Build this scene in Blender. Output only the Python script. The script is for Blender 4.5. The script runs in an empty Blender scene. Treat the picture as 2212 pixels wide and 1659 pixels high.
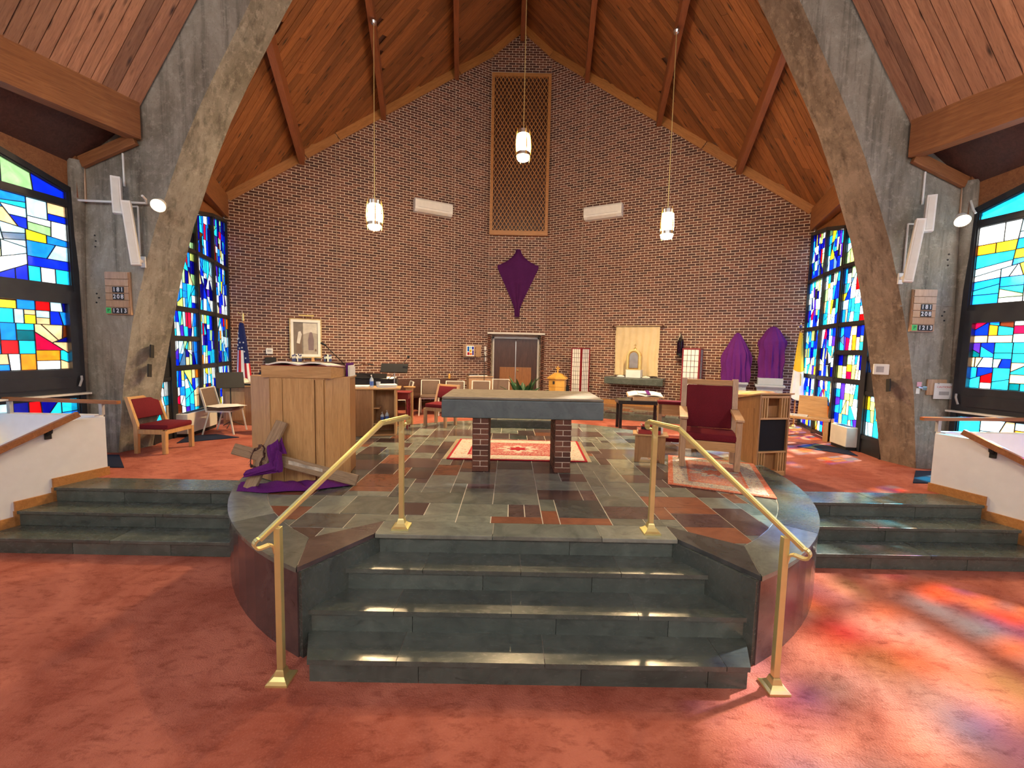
import bpy, bmesh, math, random
from mathutils import Vector, Matrix, Euler
PI = math.pi
rng = random.Random(7)
SC = bpy.context.scene
COL = SC.collection

# ------------------------------------------------------------------ camera
cam_d = bpy.data.cameras.new('camera'); cam = bpy.data.objects.new('camera', cam_d); COL.objects.link(cam)
_p, _r, _y = -0.0807, 0.0210, 0.0047
_F = Vector((math.sin(_y)*math.cos(_p), math.cos(_y)*math.cos(_p), math.sin(_p)))
_R0 = Vector((math.cos(_y), -math.sin(_y), 0)); _U0 = _R0.cross(_F)
_R = _R0*math.cos(_r) + _U0*math.sin(_r); _U = -_R0*math.sin(_r) + _U0*math.cos(_r)
CAMLOC = Vector((-0.1619, -2.6064, 2.1825))
cam.matrix_world = Matrix(((_R.x, _U.x, -_F.x, CAMLOC.x), (_R.y, _U.y, -_F.y, CAMLOC.y), (_R.z, _U.z, -_F.z, CAMLOC.z), (0, 0, 0, 1)))
cam_d.sensor_fit = 'HORIZONTAL'; cam_d.sensor_width = 36; cam_d.lens = 36*917.03/2212
cam_d.clip_start = 0.05; cam_d.clip_end = 200
SC.camera = cam

# ------------------------------------------------------------------ world, sun, exposure
world = bpy.data.worlds.new('sky'); SC.world = world; world.use_nodes = True
wn = world.node_tree; wn.nodes.clear()
bg = wn.nodes.new('ShaderNodeBackground'); wo = wn.nodes.new('ShaderNodeOutputWorld')
bg.inputs[0].default_value = (0.86, 0.93, 1.0, 1); bg.inputs[1].default_value = 3.5
wn.links.new(bg.outputs[0], wo.inputs[0])
sun_d = bpy.data.lights.new('sun', 'SUN'); sun_d.energy = 42; sun_d.angle = math.radians(2.6); sun_d.color = (1, 0.95, 0.86)
sun = bpy.data.objects.new('sun', sun_d); COL.objects.link(sun)
SUN_FROM = Vector((3.0, 1.2, 2.5)).normalized()
sun.rotation_euler = SUN_FROM.to_track_quat('Z', 'Y').to_euler(); sun.location = (20, 8, 17)
# fill lamps added behind the photographer, out of view, to brighten the room
for lx, ly, lz in ((-2.9, -5.2, 5.0), (2.9, -5.2, 5.0)):
    ld = bpy.data.lights.new('fill_lamp', 'POINT'); ld.energy = 260; ld.color = (1, .86, .66); ld.shadow_soft_size = .18
    lo = bpy.data.objects.new('fill_lamp', ld); lo.location = (lx, ly, lz); COL.objects.link(lo)
SC.view_settings.view_transform = 'Standard'; SC.view_settings.look = 'None'
SC.view_settings.exposure = 0.24; SC.view_settings.gamma = 1.0; SC.view_settings.use_curve_mapping = False
SC.cycles.use_denoising = True
SC.cycles.max_bounces = 10; SC.cycles.transparent_max_bounces = 16; SC.cycles.diffuse_bounces = 5; SC.cycles.glossy_bounces = 4
SC.cycles.sample_clamp_indirect = 6.0

# ------------------------------------------------------------------ mesh helpers
ZS, ZP, RI = 0.491, 0.655, 0.1638          # sanctuary floor, platform top, one riser
WM = {}                                     # world matrices of the things (for building in world coordinates)

def loc_frame(o, ex, ey, ez):
    o, ex, ey, ez = Vector(o), Vector(ex), Vector(ey), Vector(ez)
    return lambda a, b, d=0.0: o + ex*a + ey*b + ez*d

class MB:
    def __init__(s): s.v = []; s.f = []; s.mi = []
    def add(s, vs, fs, mi=0):
        n = len(s.v); s.v += [tuple(v) for v in vs]; s.f += [tuple(i+n for i in f) for f in fs]; s.mi += [mi]*len(fs); return s
    def box(s, x0, x1, y0, y1, z0, z1, M=None, mi=0):
        vs = [Vector((x, y, z)) for z in (z0, z1) for y in (y0, y1) for x in (x0, x1)]
        if M is not None: vs = [M @ v for v in vs]
        return s.add(vs, [(0, 2, 3, 1), (4, 5, 7, 6), (0, 1, 5, 4), (2, 6, 7, 3), (0, 4, 6, 2), (1, 3, 7, 5)], mi)
    def bbox(s, x0, x1, y0, y1, z0, z1, b=.01, M=None, mi=0):   # box with chamfered edges
        bm = bmesh.new(); bmesh.ops.create_cube(bm, size=1)
        for v in bm.verts: v.co = Vector((x0+(v.co.x+.5)*(x1-x0), y0+(v.co.y+.5)*(y1-y0), z0+(v.co.z+.5)*(z1-z0)))
        bmesh.ops.bevel(bm, geom=list(bm.edges), offset=b, segments=2, affect='EDGES', profile=.5)
        bm.verts.index_update(); vs = [v.co.copy() for v in bm.verts]; fs = [[v.index for v in f.verts] for f in bm.faces]; bm.free()
        if M is not None: vs = [M @ v for v in vs]
        return s.add(vs, fs, mi)
    def prism(s, poly, d0, d1, fr, mi=0):
        n = len(poly)
        vs = [fr(a, b, d0) for a, b in poly] + [fr(a, b, d1) for a, b in poly]
        return s.add(vs, [tuple(range(n))[::-1], tuple(range(n, 2*n))] + [(i, (i+1) % n, n+(i+1) % n, n+i) for i in range(n)], mi)
    def ring(s, out, inn, d0, d1, fr, mi=0):
        n = len(out)
        vs = [fr(a, b, d) for d in (d0, d1) for P in (out, inn) for a, b in P]
        fs = []
        for i in range(n):
            j = (i+1) % n
            fs += [(i, j, n+j, n+i), (2*n+i, 3*n+i, 3*n+j, 2*n+j), (n+i, n+j, 3*n+j, 3*n+i), (i, 2*n+i, 2*n+j, j)]
        return s.add(vs, fs, mi)
    def tube(s, pts, r, n=8, mi=0, cap=True):
        pts = [Vector(p) for p in pts]; rs = r if isinstance(r, (list, tuple)) else [r]*len(pts)
        base = None; vs = []; fs = []
        for i, p in enumerate(pts):
            t = (pts[min(i+1, len(pts)-1)] - pts[max(i-1, 0)]).normalized()
            if base is None: base = t.cross(Vector((0, 0, 1))) if abs(t.z) < .9 else t.cross(Vector((1, 0, 0)))
            base = (base - t*base.dot(t)).normalized(); b2 = t.cross(base)
            vs += [p + (base*math.cos(2*PI*k/n) + b2*math.sin(2*PI*k/n))*rs[i] for k in range(n)]
        for i in range(len(pts)-1):
            for k in range(n):
                fs.append((i*n+k, i*n+(k+1) % n, (i+1)*n+(k+1) % n, (i+1)*n+k))
        if cap: fs += [tuple(range(n))[::-1], tuple((len(pts)-1)*n+k for k in range(n))]
        return s.add(vs, fs, mi)
    def bar(s, p0, p1, w, h, up=(0, 0, 1), mi=0):               # rectangular bar
        p0, p1 = Vector(p0), Vector(p1); t = (p1-p0).normalized(); sd = t.cross(Vector(up))
        if sd.length < 1e-4: sd = t.cross(Vector((0, 1, 0)))
        sd.normalize(); u = sd.cross(t)
        q = [(-.5, -.5), (.5, -.5), (.5, .5), (-.5, .5)]
        vs = [p + sd*a*w + u*b*h for p in (p0, p1) for a, b in q]
        return s.add(vs, [(3, 2, 1, 0), (4, 5, 6, 7)] + [(i, (i+1) % 4, 4+(i+1) % 4, 4+i) for i in range(4)], mi)
    def lathe(s, prof, n=20, c=(0, 0, 0), mi=0, f=None):
        c = Vector(c); vs = []; fs = []
        for r, z in prof:
            for k in range(n):
                th = 2*PI*k/n; q = f(r, z, th) if f else (r*math.cos(th), r*math.sin(th), z)
                vs.append(c + Vector(q))
        for i in range(len(prof)-1):
            for k in range(n): fs.append((i*n+k, i*n+(k+1) % n, (i+1)*n+(k+1) % n, (i+1)*n+k))
        fs += [tuple(range(n))[::-1], tuple((len(prof)-1)*n+k for k in range(n))]
        return s.add(vs, fs, mi)
    def grid(s, fn, nu, nv, th=None, mi=0):                      # sheet fn(u,v), with an optional thickness vector
        vs = [Vector(fn(i/nu, j/nv)) for j in range(nv+1) for i in range(nu+1)]
        q = lambda i, j: j*(nu+1)+i
        fs = [(q(i, j), q(i+1, j), q(i+1, j+1), q(i, j+1)) for j in range(nv) for i in range(nu)]
        if th is not None:
            n = len(vs); th = Vector(th); vs += [v+th for v in vs]; fs += [tuple(k+n for k in f[::-1]) for f in fs]
            rim = [q(i, 0) for i in range(nu+1)] + [q(nu, j) for j in range(1, nv+1)] + [q(i, nv) for i in range(nu-1, -1, -1)] + [q(0, j) for j in range(nv-1, 0, -1)]
            fs += [(rim[k], rim[k-1], rim[k-1]+n, rim[k]+n) for k in range(len(rim))]
        return s.add(vs, fs, mi)
    def xf(s, M): s.v = [tuple(M @ Vector(v)) for v in s.v]; return s
    def mesh(s, name, mats):
        me = bpy.data.meshes.new(name); me.from_pydata(s.v, [], s.f)
        for m in (mats if isinstance(mats, (list, tuple)) else [mats]): me.materials.append(m)
        if any(s.mi): me.polygons.foreach_set('material_index', s.mi)
        return me
    def build(s, name, mats, parent=None, world=False, smooth=False, mw=None, **kw):
        if world and parent is not None:
            inv = WM[parent.name].inverted(); s.v = [tuple(inv @ Vector(v)) for v in s.v]
        me = s.mesh(name, mats)
        if smooth:
            bm = bmesh.new(); bm.from_mesh(me); bmesh.ops.recalc_face_normals(bm, faces=bm.faces); bm.to_mesh(me); bm.free()
            me.polygons.foreach_set('use_smooth', [True]*len(me.polygons))
            me.set_sharp_from_angle(angle=math.radians(40))
        o = bpy.data.objects.new(name, me); COL.objects.link(o)
        if parent is not None: o.parent = parent; WM[o.name] = WM.get(parent.name, Matrix())
        else: WM[o.name] = Matrix()
        if mw is not None:
            o.matrix_local = mw
        for k, v in kw.items(): o[k] = v
        return o

def thing(name, label, cat, loc=(0, 0, 0), rz=0.0, group=None):
    o = bpy.data.objects.new(name, None); COL.objects.link(o); o.empty_display_size = .1
    o.location = loc; o.rotation_euler = (0, 0, rz); o['label'] = label; o['category'] = cat
    if group: o['group'] = group
    WM[o.name] = Matrix.Translation(Vector(loc)) @ Matrix.Rotation(rz, 4, 'Z'); return o

def copy_thing(src, loc, rz, label, group=None):
    r = src.copy(); COL.objects.link(r); r.location = loc; r.rotation_euler = (0, 0, rz); r['label'] = label
    if group: r['group'] = group
    WM[r.name] = Matrix.Translation(Vector(loc)) @ Matrix.Rotation(rz, 4, 'Z')
    for ch in list(src.children):
        c = ch.copy(); COL.objects.link(c); c.parent = r
        for g in list(ch.children):
            d = g.copy(); COL.objects.link(d); d.parent = c
    return r

def struct(name, mb, mats, label, smooth=False):
    o = mb.build(name, mats, smooth=smooth); o['kind'] = 'structure'; o['label'] = label; return o

def clip(poly, nx, ny, c):                    # keep nx*x+ny*y <= c
    out = []
    for i in range(len(poly)):
        a, b = poly[i], poly[(i+1) % len(poly)]
        da, db = nx*a[0]+ny*a[1]-c, nx*b[0]+ny*b[1]-c
        if da <= 0: out.append(a)
        if (da < 0 < db) or (db < 0 < da):
            t = da/(da-db); out.append((a[0]+(b[0]-a[0])*t, a[1]+(b[1]-a[1])*t))
    return out
def area(p): return .5*sum(p[i][0]*p[(i+1) % len(p)][1]-p[(i+1) % len(p)][0]*p[i][1] for i in range(len(p)))
def ccw(p): return p if area(p) > 0 else p[::-1]
def clip_convex(poly, cl):                    # clip poly by a convex ccw polygon
    for i in range(len(cl)):
        (x0, y0), (x1, y1) = cl[i], cl[(i+1) % len(cl)]
        nx, ny = y1-y0, -(x1-x0); poly = clip(poly, nx, ny, nx*x0+ny*y0)
        if len(poly) < 3: return []
    return poly
def inset(poly, d):
    poly = ccw(poly); out = poly; ns = []
    for i in range(len(poly)):
        (x0, y0), (x1, y1) = poly[i], poly[(i+1) % len(poly)]; L = math.hypot(x1-x0, y1-y0)
        if L < 1e-6: continue
        ns.append(((y1-y0)/L, -(x1-x0)/L, x0, y0))
    for nx, ny, x0, y0 in ns:
        out = clip(out, nx, ny, nx*x0+ny*y0-d)
        if len(out) < 3: return []
    return out

# ------------------------------------------------------------------ materials
def nodes(name):
    m = bpy.data.materials.new(name); m.use_nodes = True; nt = m.node_tree
    b = nt.nodes['Principled BSDF']; return m, nt, b
def N(nt, t, **kw):
    n = nt.nodes.new(t)
    for k, v in kw.items():
        if k.startswith('i_'):
            key = k[2:]; key = int(key) if key.isdigit() else key.replace('_', ' ')
            n.inputs[key].default_value = v
        else: setattr(n, k, v)
    return n
def ramp(nt, src, stops):
    r = nt.nodes.new('ShaderNodeValToRGB'); e = r.color_ramp.elements
    while len(e) < len(stops): e.new(.5)
    for k, (p, c) in enumerate(stops): e[k].position = p; e[k].color = (*c, 1)
    nt.links.new(src, r.inputs[0]); return r
def mix(nt, a, b, fac, mode='MIX'):
    m = nt.nodes.new('ShaderNodeMix'); m.data_type = 'RGBA'; m.blend_type = mode
    for sock, v in ((m.inputs['Factor'], fac), (m.inputs['A'], a), (m.inputs['B'], b)):
        if isinstance(v, (int, float)): sock.default_value = v
        elif isinstance(v, tuple): sock.default_value = (*v, 1)
        else: nt.links.new(v, sock)
    return m.outputs['Result']
def coords(nt, scale=(1, 1, 1), rand=0.0):
    tc = nt.nodes.new('ShaderNodeTexCoord'); mp = nt.nodes.new('ShaderNodeMapping'); mp.inputs['Scale'].default_value = scale
    src = tc.outputs['Object']
    if rand:
        oi = nt.nodes.new('ShaderNodeObjectInfo'); mu = nt.nodes.new('ShaderNodeMath'); mu.operation = 'MULTIPLY'; mu.inputs[1].default_value = rand
        nt.links.new(oi.outputs['Random'], mu.inputs[0]); ad = nt.nodes.new('ShaderNodeVectorMath'); ad.operation = 'ADD'
        nt.links.new(src, ad.inputs[0]); nt.links.new(mu.outputs[0], ad.inputs[1]); src = ad.outputs[0]
    nt.links.new(src, mp.inputs['Vector']); return mp.outputs[0]
def noise(nt, vec, scale, detail=3, rough=.5, dist=0):
    n = N(nt, 'ShaderNodeTexNoise', i_Scale=scale, i_Detail=detail, i_Roughness=rough, i_Distortion=dist); nt.links.new(vec, n.inputs['Vector']); return n.outputs['Fac']
def bump(nt, b, h, strength=.2, dist=.02):
    n = N(nt, 'ShaderNodeBump', i_Strength=strength, i_Distance=dist); nt.links.new(h, n.inputs['Height']); nt.links.new(n.outputs[0], b.inputs['Normal'])
def plain(name, c, rough=.5, metal=0.0, var=.12, spec=None, bscale=0, bs=.15):
    m, nt, b = nodes(name); v = coords(nt); n = noise(nt, v, 9, 3)
    lo = tuple(x*(1-var) for x in c); hi = tuple(min(1, x*(1+var)) for x in c)
    r = ramp(nt, n, [(.3, lo), (.7, hi)]); nt.links.new(r.outputs[0], b.inputs['Base Color'])
    b.inputs['Roughness'].default_value = rough; b.inputs['Metallic'].default_value = metal
    if spec is not None: b.inputs['Specular IOR Level'].default_value = spec
    if bscale: bump(nt, b, noise(nt, v, bscale, 2), bs, .005)
    return m
def wood(name, c1, c2, axis='X', rough=.45, knots=False, rvar=.35, scale=1.0):
    m, nt, b = nodes(name)
    sc = {'X': (.7, 9, 9), 'Y': (9, .7, 9), 'Z': (9, 9, .7)}[axis]; sc = tuple(x*scale for x in sc)
    v = coords(nt, sc, 37.0); g = noise(nt, v, 2.2, 4, .6, 1.4)
    r = ramp(nt, g, [(.25, c1), (.5, tuple((a+d)/2 for a, d in zip(c1, c2))), (.72, c2)])
    sc2 = tuple(x*6 for x in sc); g2 = noise(nt, coords(nt, sc2, 11.0), 2, 2)
    col = mix(nt, r.outputs[0], tuple(x*.62 for x in c1), ramp(nt, g2, [(.55, (0, 0, 0)), (.75, (.6, .6, .6))]).outputs[0])
    oi = nt.nodes.new('ShaderNodeObjectInfo')
    rr = ramp(nt, oi.outputs['Random'], [(0, (1-rvar,)*3), (.5, (1, 1, 1)), (1, (1+rvar*.6, 1+rvar*.55, 1+rvar*.5))])
    col = mix(nt, col, rr.outputs[0], 1.0, 'MULTIPLY')
    if knots:
        ks = {'X': (1.3, 5.5, 5.5), 'Y': (5.5, 1.3, 5.5), 'Z': (5.5, 5.5, 1.3)}[axis]
        vo = N(nt, 'ShaderNodeTexVoronoi', i_Scale=1.5); nt.links.new(coords(nt, ks, 91.0), vo.inputs['Vector'])
        col = mix(nt, col, (.028, .012, .006), ramp(nt, vo.outputs['Distance'], [(.08, (.95,)*3), (.22, (0, 0, 0))]).outputs[0])
    nt.links.new(col, b.inputs['Base Color']); b.inputs['Roughness'].default_value = rough
    bump(nt, b, g, .12, .004); return m
def slate(name, c1, c2, rough=.3, rvar=.25, bs=.18):
    m, nt, b = nodes(name); v = coords(nt, (1, 1, 1), 50.0)
    n1 = noise(nt, v, 3.2, 5, .65, 1.2); r = ramp(nt, n1, [(.3, c1), (.7, c2)])
    v2 = coords(nt, (2.5, 9, 6), 23.0); n2 = noise(nt, v2, 2, 4, .7, 2)
    col = mix(nt, r.outputs[0], tuple(x*.45 for x in c1), ramp(nt, n2, [(.58, (0, 0, 0)), (.75, (.7, .7, .7))]).outputs[0])
    oi = nt.nodes.new('ShaderNodeObjectInfo')
    rr = ramp(nt, oi.outputs['Random'], [(0, (1-rvar,)*3), (1, (1+rvar,)*3)])
    col = mix(nt, col, rr.outputs[0], 1.0, 'MULTIPLY'); nt.links.new(col, b.inputs['Base Color'])
    rz = ramp(nt, n2, [(.3, (rough*.7,)*3), (.8, (min(1, rough*1.5),)*3)]); nt.links.new(rz.outputs[0], b.inputs['Roughness'])
    bump(nt, b, n1, bs, .006); return m
def fabric(name, c, rough=.85, scale=160, var=.25):
    m, nt, b = nodes(name); v = coords(nt); n = noise(nt, v, scale, 2); n2 = noise(nt, v, 4, 3)
    r = ramp(nt, n, [(.3, tuple(x*(1-var) for x in c)), (.7, tuple(min(1, x*(1+var)) for x in c))])
    col = mix(nt, r.outputs[0], tuple(x*.7 for x in c), ramp(nt, n2, [(.45, (0, 0, 0)), (.8, (.5, .5, .5))]).outputs[0])
    nt.links.new(col, b.inputs['Base Color']); b.inputs['Roughness'].default_value = rough
    b.inputs['Specular IOR Level'].default_value = .2
    bump(nt, b, n, .15, .002); return m
def emit(name, c, s):
    m = bpy.data.materials.new(name); m.use_nodes = True; nt = m.node_tree; nt.nodes.clear()
    e = N(nt, 'ShaderNodeEmission'); e.inputs[0].default_value = (*c, 1); e.inputs[1].default_value = s
    o = nt.nodes.new('ShaderNodeOutputMaterial'); nt.links.new(e.outputs[0], o.inputs[0]); return m
def glass_pane(name, c):
    m = bpy.data.materials.new(name); m.use_nodes = True; nt = m.node_tree; nt.nodes.clear()
    v = coords(nt, (1, 1, 1), 40.0); n = noise(nt, v, 5, 3, .6, .8)
    r = ramp(nt, n, [(.25, tuple(x*.72 for x in c)), (.75, tuple(min(1, x*1.12) for x in c))])
    t = nt.nodes.new('ShaderNodeBsdfTransparent'); tl = nt.nodes.new('ShaderNodeBsdfTranslucent'); g = N(nt, 'ShaderNodeBsdfGlossy', i_Roughness=.12)
    nt.links.new(r.outputs[0], t.inputs[0]); nt.links.new(r.outputs[0], tl.inputs[0])
    m1 = N(nt, 'ShaderNodeMixShader'); m1.inputs[0].default_value = .26; nt.links.new(t.outputs[0], m1.inputs[1]); nt.links.new(tl.outputs[0], m1.inputs[2])
    m2 = N(nt, 'ShaderNodeMixShader'); m2.inputs[0].default_value = .04; nt.links.new(m1.outputs[0], m2.inputs[1]); nt.links.new(g.outputs[0], m2.inputs[2])
    o = nt.nodes.new('ShaderNodeOutputMaterial'); nt.links.new(m2.outputs[0], o.inputs[0]); return m

def brick_mat():
    m, nt, b = nodes('brick'); ge = nt.nodes.new('ShaderNodeNewGeometry'); oi = nt.nodes.new('ShaderNodeObjectInfo')
    ad = N(nt, 'ShaderNodeMath', operation='ADD'); nt.links.new(ge.outputs['Random Per Island'], ad.inputs[0]); nt.links.new(oi.outputs['Random'], ad.inputs[1])
    fr = N(nt, 'ShaderNodeMath', operation='FRACT'); nt.links.new(ad.outputs[0], fr.inputs[0])
    r = ramp(nt, fr.outputs[0], [(0, (.062, .021, .014)), (.35, (.112, .038, .023)), (.75, (.145, .050, .028)), (1, (.20, .072, .042))])
    tc = nt.nodes.new('ShaderNodeTexCoord'); n = noise(nt, tc.outputs['Object'], 60, 3)
    col = mix(nt, r.outputs[0], (.035, .012, .009), ramp(nt, n, [(.5, (0, 0, 0)), (.75, (.55,)*3)]).outputs[0])
    nt.links.new(col, b.inputs['Base Color']); b.inputs['Roughness'].default_value = .75; bump(nt, b, n, .2, .003); return m
def concrete_mat(name, c1, c2):
    m, nt, b = nodes(name); n1 = noise(nt, coords(nt, (1, 1, .5)), 1.3, 7, .7, .8); n2 = noise(nt, coords(nt), 9, 5, .75); n3 = noise(nt, coords(nt, (6, 6, .3)), 1.6, 5, .65); n4 = noise(nt, coords(nt), 45, 3, .7)
    r = ramp(nt, n1, [(.36, c1), (.5, tuple((x+y)/2 for x, y in zip(c1, c2))), (.62, c2)])
    col = mix(nt, r.outputs[0], tuple(x*.42 for x in c1), ramp(nt, n3, [(.50, (0, 0, 0)), (.72, (.75,)*3)]).outputs[0])
    col = mix(nt, col, tuple(min(1, x*1.55) for x in c2), ramp(nt, n2, [(.52, (0, 0, 0)), (.74, (.55,)*3)]).outputs[0])
    col = mix(nt, col, tuple(x*.3 for x in c1), ramp(nt, n4, [(.60, (0, 0, 0)), (.72, (.6,)*3)]).outputs[0])
    nt.links.new(col, b.inputs['Base Color']); b.inputs['Roughness'].default_value = .8; b.inputs['Specular IOR Level'].default_value = .25
    bump(nt, b, n2, .4, .015); return m
def carpet_mat():
    m, nt, b = nodes('carpet'); v = coords(nt); n1 = noise(nt, v, 1.1, 4, .65, .7); n2 = noise(nt, v, 75, 3, .7); n3 = noise(nt, coords(nt, (1, 2.2, 1)), 6, 5, .75, .4)
    r = ramp(nt, n1, [(.36, (.30, .074, .047)), (.62, (.50, .165, .115))])
    col = mix(nt, r.outputs[0], (.17, .032, .018), ramp(nt, n3, [(.50, (0, 0, 0)), (.70, (.7,)*3)]).outputs[0])
    col = mix(nt, col, (.54, .19, .13), ramp(nt, n2, [(.5, (0, 0, 0)), (.8, (.5,)*3)]).outputs[0])
    nt.links.new(col, b.inputs['Base Color']); b.inputs['Roughness'].default_value = .95; b.inputs['Specular IOR Level'].default_value = .1
    b.inputs['Sheen Weight'].default_value = .08; b.inputs['Sheen Tint'].default_value = (1, .5, .4, 1)
    bump(nt, b, n2, .7, .02); return m
def rug_mat(name, base, spots, scale):
    scale *= 1.9
    m, nt, b = nodes(name); v = coords(nt); vo = N(nt, 'ShaderNodeTexVoronoi', i_Scale=scale); nt.links.new(v, vo.inputs['Vector'])
    n = noise(nt, v, scale*.7, 4, .7, 1.5)
    stops = [(.0, base)] + [(.40+.055*k, c) for k, c in enumerate(spots)]
    r = ramp(nt, n, stops); r.color_ramp.interpolation = 'CONSTANT'
    col = mix(nt, r.outputs[0], base, ramp(nt, vo.outputs['Distance'], [(.35, (0, 0, 0)), (.6, (.6,)*3)]).outputs[0])
    nt.links.new(col, b.inputs['Base Color']); b.inputs['Roughness'].default_value = .95; b.inputs['Specular IOR Level'].default_value = .1
    bump(nt, b, noise(nt, v, 200, 2), .3, .003); return m

M_brick = brick_mat(); M_seal = plain('joint sealant', (.34, .25, .19), .8)
M_mortar = plain('mortar', (.80, .67, .54), .9, bscale=60)
M_conc = concrete_mat('board-marked concrete', (.165, .145, .112), (.32, .295, .245))
M_concR = concrete_mat('brown-lit stained concrete', (.13, .092, .068), (.27, .205, .16))  # right soffit: brown light is mixed into the concrete's own stained colour
M_carpet = carpet_mat()
M_plank = wood('cedar plank', (.165, .054, .017), (.34, .130, .040), 'X', .55, True, .42)
M_plank2 = wood('aged cedar plank', (.26, .110, .058), (.46, .225, .125), 'X', .6, True, .40)
M_beam = wood('glulam beam', (.205, .070, .022), (.36, .145, .050), 'X', .5, False, .12)
M_rafter = wood('dark red rafter', (.185, .052, .018), (.32, .105, .036), 'X', .5, False, .12)
M_trimw = wood('gold pine trim', (.30, .125, .036), (.46, .215, .068), 'X', .4, False, .1)
M_oak = wood('honey oak', (.42, .225, .085), (.60, .36, .155), 'Z', .38, False, .06)
M_oakx = wood('honey oak rail', (.40, .21, .08), (.58, .34, .15), 'X', .38, False, .06)
M_oakd = wood('brown oak', (.26, .125, .05), (.40, .205, .085), 'Z', .4, False, .06)
M_oakp = wood('pale red oak', (.36, .21, .115), (.52, .33, .20), 'Z', .42, False, .08)
M_walnut = wood('dark walnut door', (.045, .018, .014), (.095, .042, .032), 'Z', .32, False, .04)
M_doorl = wood('amber door patch', (.22, .085, .028), (.36, .155, .052), 'Z', .35, False, .04)
M_barn = wood('weathered barn wood', (.20, .13, .075), (.36, .25, .155), 'X', .8, False, .15, 1.6)
M_green = slate('green grey slate', (.110, .125, .110), (.21, .23, .20), .13)
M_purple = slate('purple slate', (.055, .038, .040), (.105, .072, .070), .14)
M_rust = slate('rust slate', (.15, .058, .036), (.24, .098, .055), .16)
M_dark = slate('charcoal slate', (.040, .044, .046), (.085, .090, .090), .13)
M_step = slate('dark green slate', (.050, .062, .056), (.100, .118, .106), .24, .14)
M_altar = slate('blue grey altar slate', (.075, .098, .108), (.125, .155, .165), .42, .05)
M_altop = slate('brown dressed slate', (.15, .125, .095), (.22, .185, .145), .5, .05)
M_grout = plain('pale grout', (.52, .50, .44), .8, bscale=40)
M_white = plain('white painted plaster', (.66, .67, .70), .6, var=.03)
M_black = plain('dark bronze window frame', (.030, .031, .036), .35, .35)
M_lead = plain('lead came', (.022, .022, .026), .5, .3)
M_blk = plain('black lacquer', (.012, .012, .014), .25); M_blkm = plain('matte black', (.012, .012, .013), .7)
M_brass = plain('polished brass', (.78, .68, .30), .40, .75, .05); M_gold = plain('gold', (.85, .55, .16), .22, 1.0, .05)
M_steel = plain('brushed steel', (.62, .62, .60), .28, 1.0, .05); M_alu = plain('pale enamelled metal', (.66, .63, .57), .4, .0, .05)
M_plastic = plain('white plastic', (.74, .73, .70), .4, var=.04); M_grey = plain('grey plastic', (.36, .35, .36), .5)
M_violet = fabric('purple cloth', (.105, .014, .150)); M_violetd = fabric('plum cloth', (.075, .010, .085))
M_maroon = fabric('maroon upholstery', (.135, .010, .018)); M_taupe = fabric('taupe upholstery', (.155, .105, .085))
M_coat = fabric('black cloth', (.012, .012, .016)); M_cream = fabric('cream curtain', (.62, .50, .31), var=.1); M_linen = fabric('white linen', (.72, .72, .72), var=.05)
M_paper = plain('paper', (.78, .76, .70), .8, var=.04); M_redbook = plain('red book cover', (.33, .018, .014), .5); M_bluebook = plain('blue book cover', (.03, .05, .17), .5)
M_navy = fabric('navy mat', (.012, .018, .045)); M_leaf = plain('dark green leaf', (.018, .075, .028), .35, var=.5); M_pot = plain('brown pot', (.09, .05, .03), .5)
M_redlac = plain('red lacquer', (.19, .008, .014), .35); M_shoji = plain('rice paper', (.74, .72, .69), .8, var=.03)
M_paleblue = plain('pale blue grey stone paint', (.34, .39, .45), .6, var=.05); M_yellowp = plain('yellow pine', (.62, .34, .07), .4, var=.08)
M_red = fabric('red flag cloth', (.52, .02, .03)); M_navyf = fabric('navy flag cloth', (.015, .022, .10)); M_whitef = fabric('white flag cloth', (.74, .74, .74), var=.04); M_yelf = fabric('yellow flag cloth', (.80, .50, .03))
M_lens = emit('lamp glass', (1, .70, .34), 120.0); M_spot = emit('spot lamp glass', (1, .82, .42), 30.0); M_green_l = plain('green card', (.05, .55, .14), .6); M_ink = plain('black ink', (.01, .01, .012), .6)
M_clear = plain('clear gel bottle', (.52, .60, .66), .15, 0, .05); M_bluelab = plain('blue label', (.06, .15, .5), .5); M_pink = plain('pink paper', (.72, .38, .46), .8); M_redink = plain('red ink', (.6, .08, .06), .7)
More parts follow.
